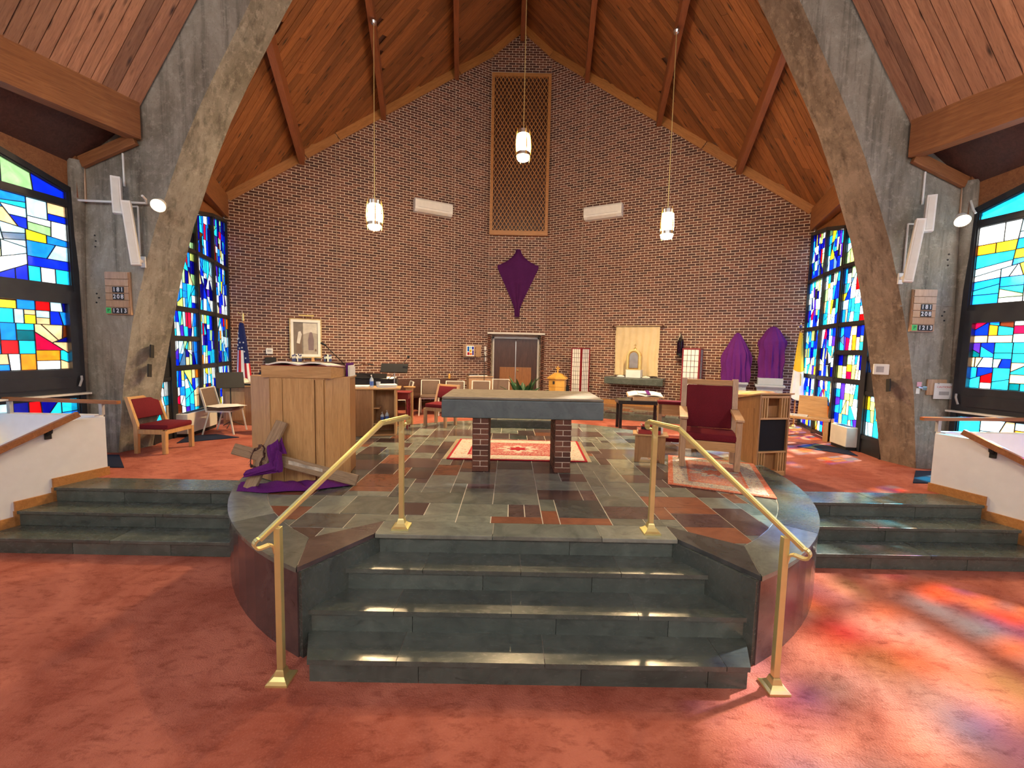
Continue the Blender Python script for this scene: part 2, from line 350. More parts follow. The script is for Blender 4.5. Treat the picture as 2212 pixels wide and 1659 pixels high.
# ------------------------------------------------------------------ walls of brick
UX, UY = math.cos(math.radians(28)), math.sin(math.radians(28))
BW, BH, MJ = .2032, .0677, .0135
def roofz(x, y): return 10.22 - .83*abs(x) + .15*y
def topz(x): x = abs(x); return 10.85 - .905*(x-.893) if x > .893 else 11.58 - .8175*x   # underside of the trim board
def brick_wall(name, label, o, ex, ey, width, zb, ztop, holes=(), zref=0.491):
    """o: world point at a=0,b=0; ex along the wall, ey into the room; ztop(a)"""
    fr = loc_frame(o, ex, (0, 0, 1), ey)
    mb = MB(); n = 24
    cols = sorted(set([width*i/n for i in range(n+1)] + [h[0] for h in holes] + [h[1] for h in holes]))
    for a0, a1 in zip(cols, cols[1:]):
        am = (a0+a1)/2; hs = sorted((h for h in holes if h[0] <= am <= h[1]), key=lambda h: h[2]); spans = []; z = zb
        for h in hs:
            if h[2] > z+.01: spans.append((z, h[2]))
            z = h[3]
        spans.append((z, None))
        for z0, z1 in spans:
            t0, t1 = (ztop(a0)+.45, ztop(a1)+.45) if z1 is None else (z1, z1)
            mb.prism([(a0, z0), (a1, z0), (a1, t1), (a0, t0)], -.22, 0, fr)
    w = struct(name, mb, M_mortar, label)
    bricks = []; k0 = int(math.floor((zb-zref)/BH)); k = k0
    while True:
        z0 = zref + k*BH; z1 = z0 + BH - MJ; k += 1
        if z0 > 13: break
        if z0 < zb-.001: continue
        a = -BW*(.5 if k % 2 else 0) ; any_in = False
        while a < width:
            b0, b1 = max(a, .004), min(a+BW-MJ, width-.004); a += BW
            if b1-b0 < .03: continue
            t = ztop((b0+b1)/2)+.12
            if z0 > t: continue
            any_in = True; skip = False; segs = [(b0, b1)]
            for h in holes:
                if z0 < h[3]-.03 and z1 > h[2]+.03:
                    ns = []
                    for s0, s1 in segs:
                        if s1 <= h[0] or s0 >= h[1]: ns.append((s0, s1))
                        else:
                            if h[0]-s0 > .03: ns.append((s0, h[0]-.003))
                            if s1-h[1] > .03: ns.append((h[1]+.003, s1))
                    segs = ns
            for s0, s1 in segs: bricks.append((s0, s1, z0, z1))
        if not any_in: break
    bricks.sort(key=lambda q: (fr((q[0]+q[1])/2, (q[2]+q[3])/2)-CAMLOC).length / (q[1]-q[0])**.5)
    cache = {}
    def pts(L, H, d): return [(0, 0), (L, 0), (L, H), (0, H)]
    rest = MB()
    for i, (a0, a1, z0, z1) in enumerate(bricks):
        d = .006 + rng.uniform(-.0015, .0015)
        if i < 300:
            key = round(a1-a0, 3)
            if key not in cache:
                m = MB(); m.prism(pts(key, z1-z0, 0), -.004, .006, lambda a, b, d: Vector((a, b, d))); cache[key] = m.mesh('brick', M_brick)
            ob = bpy.data.objects.new('brick', cache[key]); COL.objects.link(ob); ob.parent = w
            p = fr(a0, z0, rng.uniform(-.002, .0015)); ex_, ey_ = Vector(ex), Vector(ey)
            ob.matrix_local = Matrix(((ex_.x, 0, ey_.x, p.x), (ex_.y, 0, ey_.y, p.y), (ex_.z, 1, ey_.z, p.z), (0, 0, 0, 1)))
        else:
            n = len(rest.v); vs = [fr(a, b, dd) for dd in (-.001, d) for a, b in ((a0, z0), (a1, z0), (a1, z1), (a0, z1))]
            rest.add(vs, [(4, 5, 6, 7), (0, 1, 5, 4), (1, 2, 6, 5), (2, 3, 7, 6), (3, 0, 4, 7)])
    if rest.v: rest.build('brick_courses', M_brick, w, kind='stuff')
    return w
WW = (6.9-.893)/UX
# centre panel: room side faces -Y ; a runs +X
DOORH = (.893-.78, .893+.78, .0, 2.66)
brick_wall('wall_back', 'brown brick centre panel of the back wall above the double door', (-.893, 10.78, 0), (1, 0, 0), (0, -1, 0), 1.786, .45, lambda a: topz(a-.893), [DOORH, (.0, 1.786, 5.68, 10.37)])
brick_wall('wall_left', 'brown brick wing of the back wall left of the door', (-6.9, 10.78-UY*WW, 0), (UX, UY, 0), (UY, -UX, 0), WW, .45, lambda a: topz(-6.9+a*UX))
brick_wall('wall_right', 'brown brick wing of the back wall right of the door', (.893, 10.78, 0), (UX, -UY, 0), (-UY, -UX, 0), WW, .45, lambda a: topz(.893+a*UX))
def wing(sgn, x, off=0.0):                          # point on a brick wing at |x|, off into the room
    k = (x-.893)/UX; return Vector((sgn*(x-off*UY), 10.78-k*UY-off*UX, 0))
def wing_frame(sgn, x, z, off=.012):                # frame on the wing: a to the right as seen, b up, d into the room
    p = wing(sgn, x, off); ex = Vector((UX, UY, 0)) if sgn < 0 else Vector((UX, -UY, 0)); ey = Vector((UY, -UX, 0)) if sgn < 0 else Vector((-UY, -UX, 0))
    return loc_frame((p.x, p.y, z), ex, (0, 0, 1), ey), ex, ey, p
def wing_mat(sgn, x, z, off=.012):
    fr, ex, ey, p = wing_frame(sgn, x, z, off)      # local x along the wall, y out of the wall into the room (negated), z up
    return Matrix(((ex.x, -ey.x, 0, p.x), (ex.y, -ey.y, 0, p.y), (0, 0, 1, z), (0, 0, 0, 1)))
# control joints
for sgn in (-1, 1):
    for x in (1.9, 4.75):
        fr, *_ = wing_frame(sgn, x, .5, 0); m = MB(); m.prism([(-.006, 0), (.006, 0), (.006, topz(x)-.5), (-.006, topz(x)-.5)], .0, .010, fr)
        struct('trim_1', m, M_seal, 'thin mastic joint running up the brick wing')
# pine boards along the top of the brick
def trim_board(x0, y0, x1, y1, nrm):
    z0, z1 = topz(x0), topz(x1); p0, p1 = Vector((x0, y0, z0+.13)), Vector((x1, y1, z1+.13)); n = Vector((*nrm, 0))
    t = (p1-p0); L = t.length; ex = t/L; ey = n; ez = ex.cross(ey)
    m = MB(); m.box(0, L, .0, .05, -.115, .115)
    mw = Matrix(((ex.x, ey.x, ez.x, p0.x), (ex.y, ey.y, ez.y, p0.y), (ex.z, ey.z, ez.z, p0.z), (0, 0, 0, 1)))
    o = m.build('trim_2', M_trimw, mw=mw); o['kind'] = 'structure'; o['label'] = 'gold pine board along the top edge of the brick wall'
for sgn in (-1, 1):
    xs = (.893, 1.84, 3.70, 4.72, 5.40, 6.86)
    for a, b in zip(xs, xs[1:]):
        pa, pb = wing(sgn, a), wing(sgn, b); n = (UY*-sgn, -UX)
        trim_board(sgn*(a+.01), pa.y, sgn*(b-.01), pb.y, n)
    trim_board(sgn*.02, 10.78, sgn*.885, 10.78, (0, -1))
    # baseboards
    fr, *_ = wing_frame(sgn, 1.2, .655 if sgn > 0 else .491, .0); m = MB()
    L = (4.9-1.2)/UX if sgn > 0 else (5.8-1.2)/UX
    pts = [(0, 0), (L, 0), (L, .14), (0, .14)] if sgn > 0 else [(0, 0), (-L, 0), (-L, .12), (0, .12)]
    m.prism(pts, 0, .03, fr); struct('baseboard_right' if sgn > 0 else 'baseboard_left', m, M_trimw, 'pine baseboard at the foot of the brick wing')

# door recess
m = MB(); m.box(-.79, .79, 11.16, 11.4, .40, 2.75); m.box(-.90, .90, 10.80, 11.18, 2.66, 2.72); m.box(-1.2, 1.2, 11.18, 11.4, 2.6, 11.6)  # last box: added backing that keeps sky light out behind the lattice
struct('trim_3', m, M_mortar, 'recess lining behind the double door and its lintel, plus added slab blocking sky light')
for sgn in (-1, 1):
    m = MB()
    for k in range(32):
        z = .491+k*BH
        for j in range(2): m.box(sgn*.786-.006, sgn*.786+.006, 10.79+j*.19+(.09 if k % 2 else 0)-.08, 10.79+j*.19+(.09 if k % 2 else 0)+.10, z, z+BH-MJ)
    wl = MB(); wl.box(min(sgn*.79, sgn*.93), max(sgn*.79, sgn*.93), 10.78, 11.2, .42, 2.66); w = struct('wall_back', wl, M_mortar, 'brick reveal beside the double door')
    m.build('brick_courses', M_brick, w, kind='stuff')
m = MB(); m.box(-.90, .90, 10.72, 10.80, 2.66, 2.715); struct('trim_4', m, M_alu, 'pale steel lintel over the double door')
dr = MB()
for sgn in (-1, 1): dr.box(sgn*.715-.025, sgn*.715+.025, 11.02, 11.14, .45, 2.58)
dr.box(-.74, .74, 11.02, 11.14, 2.53, 2.58)
door = struct('door_1', dr, M_alu, 'double walnut door in a pale steel frame')
for sgn in (-1, 1):
    x0, x1 = (-.688, -.008) if sgn < 0 else (.008, .688)
    lf = MB().bbox(x0, x1, 11.06, 11.11, .46, 2.525, .004).build('door_leaf', M_walnut, door)
    MB().bbox(x0+(.18 if sgn < 0 else .0), x1-(.0 if sgn < 0 else .18), 11.045, 11.062, .5, 1.62, .003).build('lower_panel', M_doorl, lf)
MB().box(-.012, .012, 11.035, 11.06, 1.1, 2.45).build('astragal', M_steel, door)
MB().lathe([(0, -.03), (.03, -.02), (.035, 0), (.02, .03), (0, .04)], 12).xf(Matrix.Translation((.07, 11.02, 1.52)) @ Matrix.Rotation(PI/2, 4, 'X')).build('door_knob', M_brass, door, smooth=True)
# lattice screen
lat = thing('lattice_screen', 'tall diagonal wooden lattice screen in the centre of the back wall', 'screen', (0, 10.70, 5.70))
m = MB()
m.box(-.89, .89, -.05, .05, -.035, .10); m.box(-.885, .885, -.05, .03, 4.56, 4.65)
for s in (-1, 1): m.box(s*.84-.045, s*.84+.045, -.05, .03, .1, 4.56)
m.build('frame', M_trimw, lat)
MB().box(-.88, .88, .06, .075, .02, 4.6).build('backing', M_walnut, lat)
sl = 1.62; dxs = .117                                       # steep lattice
for fam in (0, 1):
    c = -4.46/sl-.9
    while c < 4.46/sl+.9:
        # line x = +-(z)/sl + c within the frame
        s = 1 if fam == 0 else -1; zs = sorted([(-.795-c)*sl*s, (.795-c)*sl*s]); z0, z1 = max(0, zs[0]), min(4.46, zs[1])
        if z1-z0 > .06:
            p0, p1 = Vector((c+s*z0/sl, -.012-.016*fam, .1+z0)), Vector((c+s*z1/sl, -.012-.016*fam, .1+z1)); t = p1-p0; L = t.length; ex = t/L; ez = ex.cross(Vector((0, 1, 0)))
            b = MB().box(0, L, -.008, .008, -.010, .010)
            b.build('slat', M_trimw, lat, mw=Matrix(((ex.x, 0, ez.x, p0.x), (ex.y, 1, ez.y, p0.y), (ex.z, 0, ez.z, p0.z), (0, 0, 0, 1))))
        c += dxs

# ------------------------------------------------------------------ floors
m = MB(); m.prism([(-9, -9), (9, -9), (9, 1.62), (-9, 1.62)], -.2, 0, loc_frame((0, 0, 0), (1, 0, 0), (0, 1, 0), (0, 0, 1)))
struct('floor', m, M_carpet, 'rust red carpet of the nave')
GF = lambda z: loc_frame((0, 0, z), (1, 0, 0), (0, 1, 0), (0, 0, 1))
m = MB(); m.prism([(-7.2, 2.56), (7.2, 2.56), (7.2, 7.9), (1.0, 11.4), (-1.0, 11.4), (-7.2, 7.9)], .2, ZS, GF(0))
struct('floor', m, M_carpet, 'orange red carpet of the raised sanctuary')
for sgn in (-1, 1):                                         # bare board edge / blue mats
    a = thing('floor_mat', 'navy mat at the foot of the %s concrete pier' % ('left' if sgn < 0 else 'right'), 'mat', (sgn*5.9, 3.1, ZS))
    P = [(5.32, 3.0), (6.3, 3.0), (6.3, 3.62), (5.95, 3.62)]; MB().prism(ccw([(sgn*x, y) for x, y in P]), ZS+.001, ZS+.012, GF(0)).build('pile', M_navy, a, world=True)
    b = thing('floor_mat', 'navy mat by the %s stained glass door' % ('left' if sgn < 0 else 'right'), 'mat', (sgn*5.5, 4.8, ZS))
    P = [(5.05, 5.0), (5.75, 4.45), (5.98, 5.0), (5.62, 5.22)] if sgn < 0 else [(5.2, 5.15), (5.8, 4.5), (6.0, 5.0), (5.75, 5.45)]
    MB().prism(ccw([(sgn*x, y) for x, y in P]), ZS+.001, ZS+.012, GF(0)).build('pile', M_navy, b, world=True)

# side stairs: three slate steps left and right
def stone_run(parent, x0, x1, y0, y1, z0, z1, cuts, mat=M_step, name='step_stone', gap=.004):
    xs = [x0] + list(cuts) + [x1]
    for a, b in zip(xs, xs[1:]): MB().bbox(a+gap/2, b-gap/2, y0, y1, z0, z1, .004).build(name, mat, parent)
for sgn in (-1, 1):
    m = MB()
    for i in range(3): m.box(min(sgn*2.3, sgn*5.8), max(sgn*2.3, sgn*5.8), 1.63+.3*i, 2.6, -.1 if i == 0 else RI*i, RI*(i+1)-.035)
    st = struct('floor', m, M_grout, 'slate side stairs on the %s of the platform' % ('left' if sgn < 0 else 'right'))
    for i in range(3):
        xe = (5.62, 5.52, 5.44)[i]; xa = (2.85, 3.0, 3.1)[i]-.45; y = 1.6+.3*i
        r = lambda a, b: (min(sgn*a, sgn*b), max(sgn*a, sgn*b))
        x0, x1 = r(xa, xe); cuts = sorted(sgn*c for c in ((3.9, 4.75) if i % 2 else (4.2,)))
        stone_run(st, x0, x1, y-.02, y+.32 if i < 2 else 2.575, RI*(i+1)-.035, RI*(i+1), cuts)
        stone_run(st, x0, x1, y, y+.03, RI*i, RI*(i+1)-.036, sorted(sgn*c for c in ((3.6, 4.6) if i % 2 == 0 else (4.0,))), name='riser_stone')

# the round platform
PC = (0, 3.1538); PR = 3.3523
def circ(r, a0, a1, n): return [(PC[0]+r*math.cos(math.radians(a0+(a1-a0)*i/n)), PC[1]+r*math.sin(math.radians(a0+(a1-a0)*i/n))) for i in range(n+1)]
aR = math.degrees(math.atan2(.2215-PC[1], 1.5975)); aL = 180-aR-360          # front corners
m = MB(); outl = circ(PR-.03, aR, aR+360-2*(90+aR)*1 if False else 180-aR, 64)
poly = [p for p in outl] + [(-1.235, .82), (1.235, .82)]
m.prism(poly, -.1, ZP-.0055, GF(0)); plat = struct('floor', m, M_grout, 'round slate platform under the altar'); plat['label'] = 'round slate platform carrying the altar'
# curved border stones and curved riser panels
arc0, arc1 = aR, 180-aR; nseg = 15; RIN = 3.03
for k in range(nseg):
    a0 = arc0+(arc1-arc0)*k/nseg; a1 = arc0+(arc1-arc0)*(k+1)/nseg; g = .05
    P = circ(PR+.008, a0+g, a1-g, 7) + circ(RIN, a0+g, a1-g, 7)[::-1]
    if k == 0: P = circ(PR+.008, a0, a1-g, 7) + circ(RIN, a0+6.5, a1-g, 7)[::-1]
    if k == nseg-1: P = circ(PR+.008, a0+g, a1, 7) + circ(RIN, a0+g, a1-6.5, 7)[::-1]
    b = MB(); n = 8
    vs = [Vector((x, y, z)) for z in (ZP-.034, ZP) for x, y in P]; N2 = len(P)
    fs = [(i, i+1, N2-2-i, N2-1-i) for i in range(n-1)]; fs = fs + [tuple(q+N2 for q in f) for f in fs] + [(i, (i+1) % N2, N2+(i+1) % N2, N2+i) for i in range(N2)]
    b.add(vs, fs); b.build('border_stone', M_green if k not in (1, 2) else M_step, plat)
npan = 18
for k in range(npan):
    a0 = arc0+(arc1-arc0)*k/npan; a1 = arc0+(arc1-arc0)*(k+1)/npan
    P = circ(PR, a0+.03, a1-.03, 5) + circ(PR-.03, a0+.03, a1-.03, 5)[::-1]; b = MB(); N2 = len(P)
    vs = [Vector((x, y, z)) for z in (0, ZP-.036) for x, y in P]
    fs = [(i, i+1, N2-2-i, N2-1-i) for i in range(5)]; fs = fs + [tuple(q+N2 for q in f) for f in fs] + [(i, (i+1) % N2, N2+(i+1) % N2, N2+i) for i in range(N2)]
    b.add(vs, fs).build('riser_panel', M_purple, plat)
# front cheeks, cheek border stones and the landing border
for sgn in (-1, 1):
    A, B = Vector((sgn*1.5975, .2215, 0)), Vector((sgn*1.2416, .80, 0)); t = (B-A).normalized(); n = Vector((t.y, -t.x, 0)) if sgn < 0 else Vector((-t.y, t.x, 0))
    MB().prism([(0, .0), ((B-A).length, .0), ((B-A).length, ZP-.036), (0, ZP-.036)], -.004, .03, loc_frame(A, t, (0, 0, 1), n)).build('cheek_stone', M_step, plat)
    MB().prism(ccw([(sgn*1.604, .212), (sgn*1.25, .768), (sgn*1.25, 1.026), (sgn*1.738, .672)]), ZP-.034, ZP, GF(0)).build('border_stone', M_purple if sgn < 0 else M_dark, plat)
stone_run(plat, -1.245, 1.245, .76, 1.03, ZP-.034, ZP, (-.28, .62), M_green, 'border_stone')
# front stairs: four risers
ms = MB(); hw = (1.4345, 1.60, 1.4224, 1.2416); T = .2654
for i in range(3): ms.box(-hw[i]+.03, hw[i]-.03, i*T+.03, .84, RI*i-.01, RI*(i+1)-.005)
stp = struct('floor', ms, M_grout, 'four front slate steps up to the altar platform')
cutT = ((-.86, .1, 1.28), (-.95, -.12, .78), (-.8, -.05, .72)); cutR = ((-.72, .34, 1.17), (-.82, .2, 1.0), (-.34, .5), (.36,))
tw = [lambda y: 1.4345+.0*(y), lambda y: 1.5975-.615*(y-.2215), lambda y: 1.5975-.615*(y-.2215)]
for i in range(4):
    y0 = i*T
    if i < 3:
        xs = [-9] + list(cutT[i]) + [9]
        for a, b in zip(xs, xs[1:]):
            w0 = 1.4345 if i == 0 else 1.5975-.615*max(0, y0-.22); w1 = 1.57 if i == 0 else 1.5975-.615*(y0+T+.03-.22)
            w0 = min(w0, 1.585)
            q = clip(clip([(-w0, y0-.02), (w0, y0-.02), (w1, y0+T+.03), (-w1, y0+T+.03)], -1, 0, -(a+.002)), 1, 0, b-.002)
            if len(q) > 2: MB().prism(q, RI*(i+1)-.034, RI*(i+1), GF(0)).build('tread_stone', M_step, stp)
    w = hw[i]-.004; xs = [-w] + list(cutR[i]) + [w]
    for a, b in zip(xs, xs[1:]): MB().box(a+.002, b-.002, y0, y0+.03, RI*i, RI*(i+1)-.036).build('riser_stone', M_step, stp)
MB().box(-1.4345, -1.40, .03, .28, 0, RI-.036).build('riser_stone', M_step, stp); MB().box(1.40, 1.4345, .03, .28, 0, RI-.036).build('riser_stone', M_step, stp)

# slate tiles of the platform (random ashlar)
U = .155; gx0, gy0 = -3.10, .10; NX, NY = 40, 40
occ = [[False]*NX for _ in range(NY)]; trng = random.Random(21); tiles = []
shapes = [(2, 2, 5), (3, 2, 7), (2, 3, 4), (3, 3, 2), (2, 1, 3), (3, 1, 2), (4, 2, 2), (4, 3, 1), (1, 2, 1), (1, 1, .4)]
for j in range(NY):
    for i in range(NX):
        if occ[j][i]: continue
        c = [s for s in shapes if i+s[0] <= NX and j+s[1] <= NY and all(not occ[j+b][i+a] for a in range(s[0]) for b in range(s[1]))]
        if not c: c = [(1, 1, 1)]
        s = trng.choices(c, [q[2] for q in c])[0]
        for a in range(s[0]):
            for b in range(s[1]): occ[j+b][i+a] = True
        tiles.append((gx0+i*U, gy0+j*U, s[0]*U, s[1]*U))
inner = circ(RIN-.006, 0, 360, 72)[:-1]; cutL = [(-1.2, 1.036), (1.2, 1.036)]
nt_ = 0; small = MB()
for x, y, w, h in tiles:
    g = .0045; q = [(x+g, y+g), (x+w-g, y+g), (x+w-g, y+h-g), (x+g, y+h-g)]; q = clip_convex(q, inner)
    if len(q) < 3: continue
    pcs = [q]
    if y < 1.04:
        nx, ny = -.376, -.46; k0 = nx*1.70+ny*.66-.003
        pcs = [clip(clip(q, 1, 0, -1.24), -nx, ny, k0), clip(clip(clip(q, 1, 0, 1.24), -1, 0, 1.24), 0, -1, -1.036), clip(clip(q, -1, 0, -1.24), nx, ny, k0)]
    mt = trng.choices([M_green, M_purple, M_rust, M_dark], [48, 27, 13, 12])[0]
    for q in pcs:
        if len(q) < 3 or abs(area(q)) < .002: continue
        dz = trng.uniform(-.0012, .0012)
        if nt_ < 299 and abs(area(q)) > .012:
            cx = sum(p[0] for p in q)/len(q); cy = sum(p[1] for p in q)/len(q)
            MB().prism([(a-cx, b-cy) for a, b in q], -.03, 0, lambda a, b, d: Vector((a, b, d))).build('slate_tile', mt, plat, mw=Matrix.Translation((cx, cy, ZP-.002+dz)) @ Matrix.Rotation(trng.uniform(-.004, .004), 4, 'X')); nt_ += 1
        else: small.prism(q, ZP-.03, ZP-.002, GF(0))
if small.v: small.build('tile_offcuts', M_green, plat, kind='stuff')
# step behind the altar, ledge along the right wall
m = MB(); m.box(-.82, .82, 5.62, 6.05, ZP-.02, ZP+.130); s2 = struct('floor', m, M_grout, 'low slate step behind the altar')
stone_run(s2, -.83, .83, 5.60, 6.08, ZP+.130, ZP+RI, (-.4, .3), M_green); stone_run(s2, -.82, .82, 5.605, 5.63, ZP, ZP+.129, (.05,), M_step, 'riser_stone')
LP = [(1.30, 8.46), (2.30, 8.02), (3.27, 7.68), (4.1, 7.30), (4.55, 7.75), (5.05, 8.56), (1.30, 10.55)]
m = MB(); m.prism(ccw(LP), ZS-.02, ZP-.03, GF(0)); led = struct('floor', m, M_step, 'raised slate ledge along the right brick wing')
trn2 = random.Random(5); ex = Vector((UX, -UY)); ey = Vector((UY, UX))
yy = -2.4
while yy < 1.4:
    h = trn2.choice((.22, .3)); xx = .2
    while xx < 5.2:
        w = trn2.choice((.3, .38, .46, .6)); q = []
        for a, b in ((xx+.004, yy+.004), (xx+w-.004, yy+.004), (xx+w-.004, yy+h-.004), (xx+.004, yy+h-.004)):
            P = Vector((.893, 10.3)) + ex*a + ey*b; q.append((P.x, P.y))
        q = clip_convex(ccw(q), ccw(LP))
        if len(q) > 2 and abs(area(q)) > .004: MB().prism(q, ZP-.03, ZP, GF(0)).build('slate_tile', trn2.choice((M_green, M_green, M_purple, M_rust)), led)
        xx += w
    yy += h
# ------------------------------------------------------------------ roof of the sanctuary: planks on radiating rafters
def wall_y(x): return 10.78-max(0, abs(x)-.893)*UY/UX
RX = [(0, 0.0), (1.87, -.123), (3.68, -.224), (5.43, -.334), (6.92, -.38)]      # rafter feet and how they run towards the nave
YE = 4.0
def raft(i, y, sgn=1):
    x0, s = RX[i]; x = x0 + s*(wall_y(x0)-y); return sgn*x
def lift(x, y, d=0): return Vector((x, y, roofz(x, y)+d))
prng = random.Random(3)
def plank_obj(poly, dirv, liftf, mat, parent, name='plank', th=.02, mirror=None):
    """poly in plan, lifted to a plane; local x along the board so the grain follows it"""
    P = [liftf(a, b) for a, b in poly]; c = sum(P, Vector())/len(P)
    ex = Vector(dirv).normalized(); nrm = Vector()
    for i in range(len(P)): nrm += (P[i]-c).cross(P[(i+1) % len(P)]-c)
    ez = nrm.normalized(); ez = ez if ez.z < 0 else -ez
    ey = ez.cross(ex).normalized(); ex = ey.cross(ez)
    q = [((p-c).dot(ex), (p-c).dot(ey)) for p in P]
    m = MB().prism(ccw(q), 0, th, lambda a, b, d: Vector((a, b, d)))
    return m.build(name, mat, parent, mw=Matrix(((ex.x, ey.x, ez.x, c.x), (ex.y, ey.y, ez.y, c.y), (ex.z, ey.z, ez.z, c.z), (0, 0, 0, 1))))
EB = (.22, .32, .42, .55)
for sgn in (-1, 1):
    m = MB(); P = [(0, 11.0), (sgn*.95, 11.0), (sgn*7.2, 7.55), (sgn*5.55, YE), (0, YE)]
    fr = lambda a, b, d: lift(a, b, .03+d); m.prism(P, 0, .15, fr)
    ceil = struct('ceiling', m, M_walnut, 'sloping plank ceiling over the sanctuary, %s half' % ('left' if sgn < 0 else 'right'))
    for i in range(4):
        quad = ccw([(raft(i, wall_y(RX[i][0]), sgn), wall_y(RX[i][0])+.02), (raft(i+1, wall_y(RX[i+1][0]), sgn), wall_y(RX[i+1][0])+.02), (raft(i+1, YE, sgn), YE), (raft(i, YE, sgn), YE)])
        if i == 0: quad = ccw([(0, 10.79), (sgn*.893, 10.79), (raft(1, wall_y(1.87), sgn), wall_y(1.87)+.02), (raft(1, YE, sgn), YE), (0, YE)])
        dx, dy = 1/math.hypot(1, EB[i]), EB[i]/math.hypot(1, EB[i]); dx *= sgn; nx, ny = -dy, dx
        vs = [nx*a+ny*b for a, b in quad]; v = min(vs)
        while v < max(vs):
            w = prng.choice((.13, .15, .17)); strip = clip(clip(quad, nx, ny, v+w-.004), -nx, -ny, -(v+.004)); v += w
            if len(strip) < 3: continue
            us = [dx*a+dy*b for a, b in strip]; u0, u1 = min(us), max(us); cuts = [u0]
            while cuts[-1] < u1-.3: cuts.append(min(u1, cuts[-1]+prng.choice((.9, 1.4, 2.1, 3.0)) if len(cuts) > 1 else cuts[-1]+prng.uniform(.5, 2.6)))
            for a, b in zip(cuts, cuts[1:]):
                q = clip(clip(strip, dx, dy, b-.001), -dx, -dy, -(a+.001))
                if len(q) > 2 and abs(area(q)) > .004:
                    o = prng.uniform(.0, .006); dd = Vector((dx, dy, (roofz(dx+sgn*3, dy+5)-roofz(sgn*3, 5))))
                    plank_obj(q, dd, lambda x, y, o=o: lift(x, y, .03-.02+o), M_plank, ceil)
def beam_obj(name, p0, p1, w, h, mat, label, top=True, cat='beam', roll=0.0, group=None):
    """rectangular beam with its upper face centre line from p0 to p1"""
    p0, p1 = Vector(p0), Vector(p1); t = p1-p0; L = t.length; ex = t/L; ey = Vector((0, 0, 1)).cross(ex).normalized(); ez = ex.cross(ey)
    m = MB().bbox(0, L, -w/2, w/2, -h if top else -h/2, 0 if top else h/2, .006)
    o = m.build(name, mat, mw=Matrix(((ex.x, ey.x, ez.x, p0.x), (ex.y, ey.y, ez.y, p0.y), (ex.z, ey.z, ez.z, p0.z), (0, 0, 0, 1))))
    o['kind'] = 'structure'; o['label'] = label; return o
for sgn in (-1, 1):
    for i in (1, 2, 3):
        y0 = wall_y(RX[i][0])-.0; a = lift(raft(i, y0, sgn), y0-.01); b = lift(raft(i, YE, sgn), YE)
        beam_obj('trim_5', a, b, .125, .34, M_rafter, 'dark red roof rafter %s of the ridge, number %d out' % ('left' if sgn < 0 else 'right', i))
beam_obj('trim_5', lift(0, 10.76, -.1), lift(0, YE, -.1), .13, .42, M_rafter, 'dark red ridge beam in the middle of the sanctuary roof')

